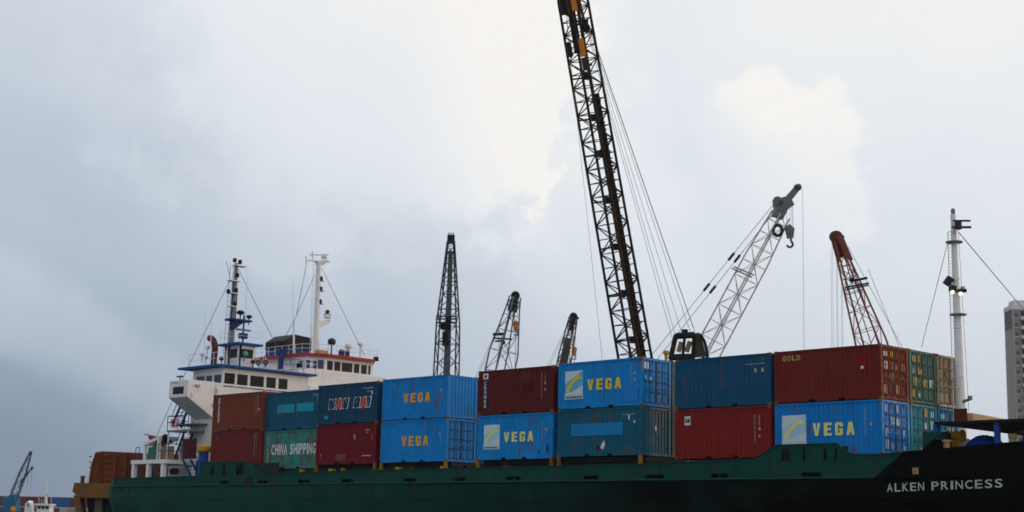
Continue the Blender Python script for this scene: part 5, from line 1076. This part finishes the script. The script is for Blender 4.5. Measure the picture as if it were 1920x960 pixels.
d = 330; foot = at(28, 948, d=d); root = empty('crawler_crane', (foot.x, foot.y, QF)); tag(root, 'small far-off dark lattice crane at the far left with a second short jib', 'crane', 'lattice cranes on the quay')
M7 = paint('far_crane_grey', (.03, .035, .05), .6, .2)
lattice(root, at(20, 948, d=d), at(57, 850, d=d), 1.45, M7, prof=((0, .9), (.3, 1.0), (.6, .95), (1, .30)), rot=25, rc=.10, rb=.05)
sh = (at(57, 850, d=d) - foot).normalized(); sheaves(root, at(57.5, 849, d=d), sh, CR, M7, .35, .5)
j = MB(); j.tube(at(38, 905, d=d - 1), at(60, 877, d=d - 1), .16); j.tube(at(34, 915, d=d - 1), at(58, 880, d=d - 1), .12); j.build('jib', M7, root); sheaves(root, at(60, 877, d=d - 1), sh, CR, M7, .3, .4, 'jib_head')
ropes(root, [(at(52, 890, d=d - 1), at(51, 918, d=d - 1)), (at(60, 880, d=d - 1), at(58, 915, d=d - 1)), (at(50, 860, d=d), at(18, 925, d=d))], ROPE, .04)
mb = MB(); a = at(4, 931, d=d - 1); mb.prism([at(6, 933, d=d - 1), at(28, 929, d=d - 1), at(30, 965, d=d - 1), at(4, 968, d=d - 1)], CF * 3); mb.build('machine_house', paint('far_crane_house', (.01, .12, .24), .6, .3), root)
mb = MB(); 
for s_ in (0, 4): q = at(16, 980, d=d); q.z = QF; mb.obox(q + f3 * s_ + UZ * .8, r3, f3, UZ, 3, .5, .8)
mb.build('crawler_track', DKSTEEL, root)
mb = MB(); mb.lathe(at(24, 955, d=d - 3), [(.1, -.5), (.5, -.3), (.55, 0), (.4, .5), (.1, .6)], UZ, 12); mb.tube(at(24, 957, d=d - 3), Vector((at(24, 957, d=d - 3).x, at(24, 957, d=d - 3).y, QF)), .1); o = mb.build('marker_float', ORANGE, None); tag(o, 'round orange marker on a post before the far dark crane', 'marker')
d = 240; q = at(84, 956, d=d); tb = empty('work_boat', (q.x, q.y, WATER_Z)); tag(tb, 'small white boat with a thin mast at the lower left edge of the harbour', 'boat')
a = at(69, 946, d=d); c_ = at(100, 946, d=d); zr_ = a.z; ce = (a + c_) / 2; hw = (c_ - a).length / 2
mb = MB(); mb.obox(Vector((ce.x, ce.y, zr_)), r3, f3, UZ, hw, 1.4, .13); mb.build('wheelhouse_roof', WHITE, tb)
mb = MB(); mb.obox(Vector((ce.x, ce.y, (zr_ + WATER_Z + 1) / 2)) + f3 * .2, r3, f3, UZ, hw * .78, 1.1, (zr_ - WATER_Z - 1) / 2 - .13); mb.build('wheelhouse', WHITE, tb)
for k in (-1, 0, 1): mb = MB(); mb.obox(Vector((ce.x, ce.y, zr_ - .45)) + r3 * k * .62 - f3 * .92, r3, f3, UZ, .24, .03, .2); mb.build('window', GLASS, tb)
mb = MB(); mb.prism([q - r3 * 4 - f3 * 1.6, q + r3 * 4 - f3 * 1.6, q + r3 * 3.4 - f3 * 1.2, q - r3 * 3.4 - f3 * 1.2], f3 * 4); mb.v = [(x, y, WATER_Z + 1 if i % 4 < 2 else WATER_Z - .3) for i, (x, y, z) in enumerate(mb.v)]; mb.build('hull', WHITE, tb)
mb = MB(); mb.tube(at(87, 946, d=d), at(88, 898, d=d), .16, .06); mb.tube(at(84, 912, d=d), at(91, 912, d=d), .05); mb.tube(at(85, 922, d=d), at(90, 922, d=d), .05); mb.tube(at(81, 948, d=d), at(87, 925, d=d), .05); mb.build('mast', WHITE, tb)
for px, t in ((73, 932), (96, 930), (78, 936)): mb = MB(); mb.tube(at(px, 946, d=d), at(px, t, d=d), .03); mb.build('whip_antenna', WHITE, tb)
mb = MB(); mb.prism([at(47, 944, d=d), at(51, 941, d=d), at(57, 943, d=d), at(59, 975, d=d), at(44, 975, d=d)], CF * 1.5); f_ = mb.build('funnel', WHITE, tb); mb = MB(); mb.torus(at(52.5, 947, d=d - .05), CF, .2, .05, 14, 6); mb.build('funnel_badge', BLUE_D, f_)

# ------------------------------------------------------------------ apartment tower at the right
d = 450; a = at(1897, 567, d=d); hB = a.z; tw = empty('apartment_tower', (a.x + 6, a.y + 6, QZ)); tag(tw, 'tall beige and grey apartment tower with balconies at the right edge', 'building')
BE = paint('beige_render', (.36, .33, .29), .85, .12); DK = paint('brown_render', (.15, .135, .115), .85, .12); SL = paint('white_balcony', (.62, .64, .66), .7, .1); FA = paint('grey_facade', (.24, .21, .175), .85, .12)
A0 = Vector((a.x, a.y, 0)); zz0 = QZ
def lb2(u0, u1, v0, v1, z0, z1, mb):
    P = [A0 + r3 * u + f3 * v for u, v in ((u0, v0), (u1, v0), (u1, v1), (u0, v1))]; mb.prism([p + UZ * z0 for p in P], UZ * (z1 - z0)); return mb
zm = at(1890, 617, d=d).z; zs1 = at(1890, 580, d=d).z
lb2(0, 24, .5, 7.3, zz0, zm, MB()).build('side_wall', BE, tw); lb2(0, 24, .5, 7.3, zm + .003, zs1, MB()).build('side_wall', DK, tw, label='upper brown part of the side wall')
lb2(0, 24, 0, .497, zz0, zs1, MB()).build('facade', FA, tw); lb2(-.12, 24.1, -.1, 7.4, zs1 + .003, zs1 + 1.3, MB()).build('parapet', SL, tw); lb2(.8, 22, .8, 5.5, zs1 + 1.3, hB + .8, MB()).build('roof_storey', SL, tw)
lb2(0, .45, -.06, -.003, zz0, zs1, MB()).build('corner_pilaster', BE, tw)
st = 2.77; n = int((zs1 - zz0) / st)
for k in range(n):
    z = zs1 - .6 - (k + 1) * st
    if z < 0: break
    for u, w_ in ((.7, 1.0), (8.2, 1.3), (12, 1.3)): lb2(u, u + w_, -.05, -.002, z + 1.0, z + 2.2, MB()).build('window', GLASSB, tw)
    lb2(.5, 1.9, -.08, -.051, z + .8, z + .97, MB()).build('window_sill', SL, tw)
    b_ = lb2(2.3, 6.8, -1.2, -.002, z + .3, z + 1.2, MB()).build('balcony', SL, tw); lb2(2.5, 6.6, -.05, -.003, z + 1.25, z + 2.9, MB()).build('balcony_door', GLASS, b_)
# low land on the horizon
mb = MB(); rn = random.Random(11)
for i in range(60):
    a_ = -75 + i * 2.6; R_ = 1900; x = CAM.x + R_ * math.sin(math.radians(a_)); y = CAM.y + R_ * math.cos(math.radians(a_)); h = rn.uniform(4, 14)
    mb.obox((x, y, WATER_Z + h / 2), Vector((math.cos(math.radians(a_)), -math.sin(math.radians(a_)), 0)), Vector((math.sin(math.radians(a_)), math.cos(math.radians(a_)), 0)), UZ, 62, 60, h / 2)
o = mb.build('distant_shore', paint('distant_shore_green', (.05, .06, .05), .9), None); o['kind'] = 'structure'

# ------------------------------------------------------------------ hazy evening air over the harbour
mb = MB(); mb.box(-2450, 2650, -2450, 2650, WATER_Z - 8, 96)
hm = bpy.data.materials.new('haze'); hm.use_nodes = True; hn = hm.node_tree.nodes; hn.clear()
pv = hn.new('ShaderNodeVolumePrincipled'); pv.inputs['Color'].default_value = (.78, .86, .96, 1); pv.inputs['Density'].default_value = 0.00012; pv.inputs['Anisotropy'].default_value = 0.2
ho = hn.new('ShaderNodeOutputMaterial'); hm.node_tree.links.new(pv.outputs[0], ho.inputs['Volume'])
o = mb.build('haze', hm); o['kind'] = 'stuff'
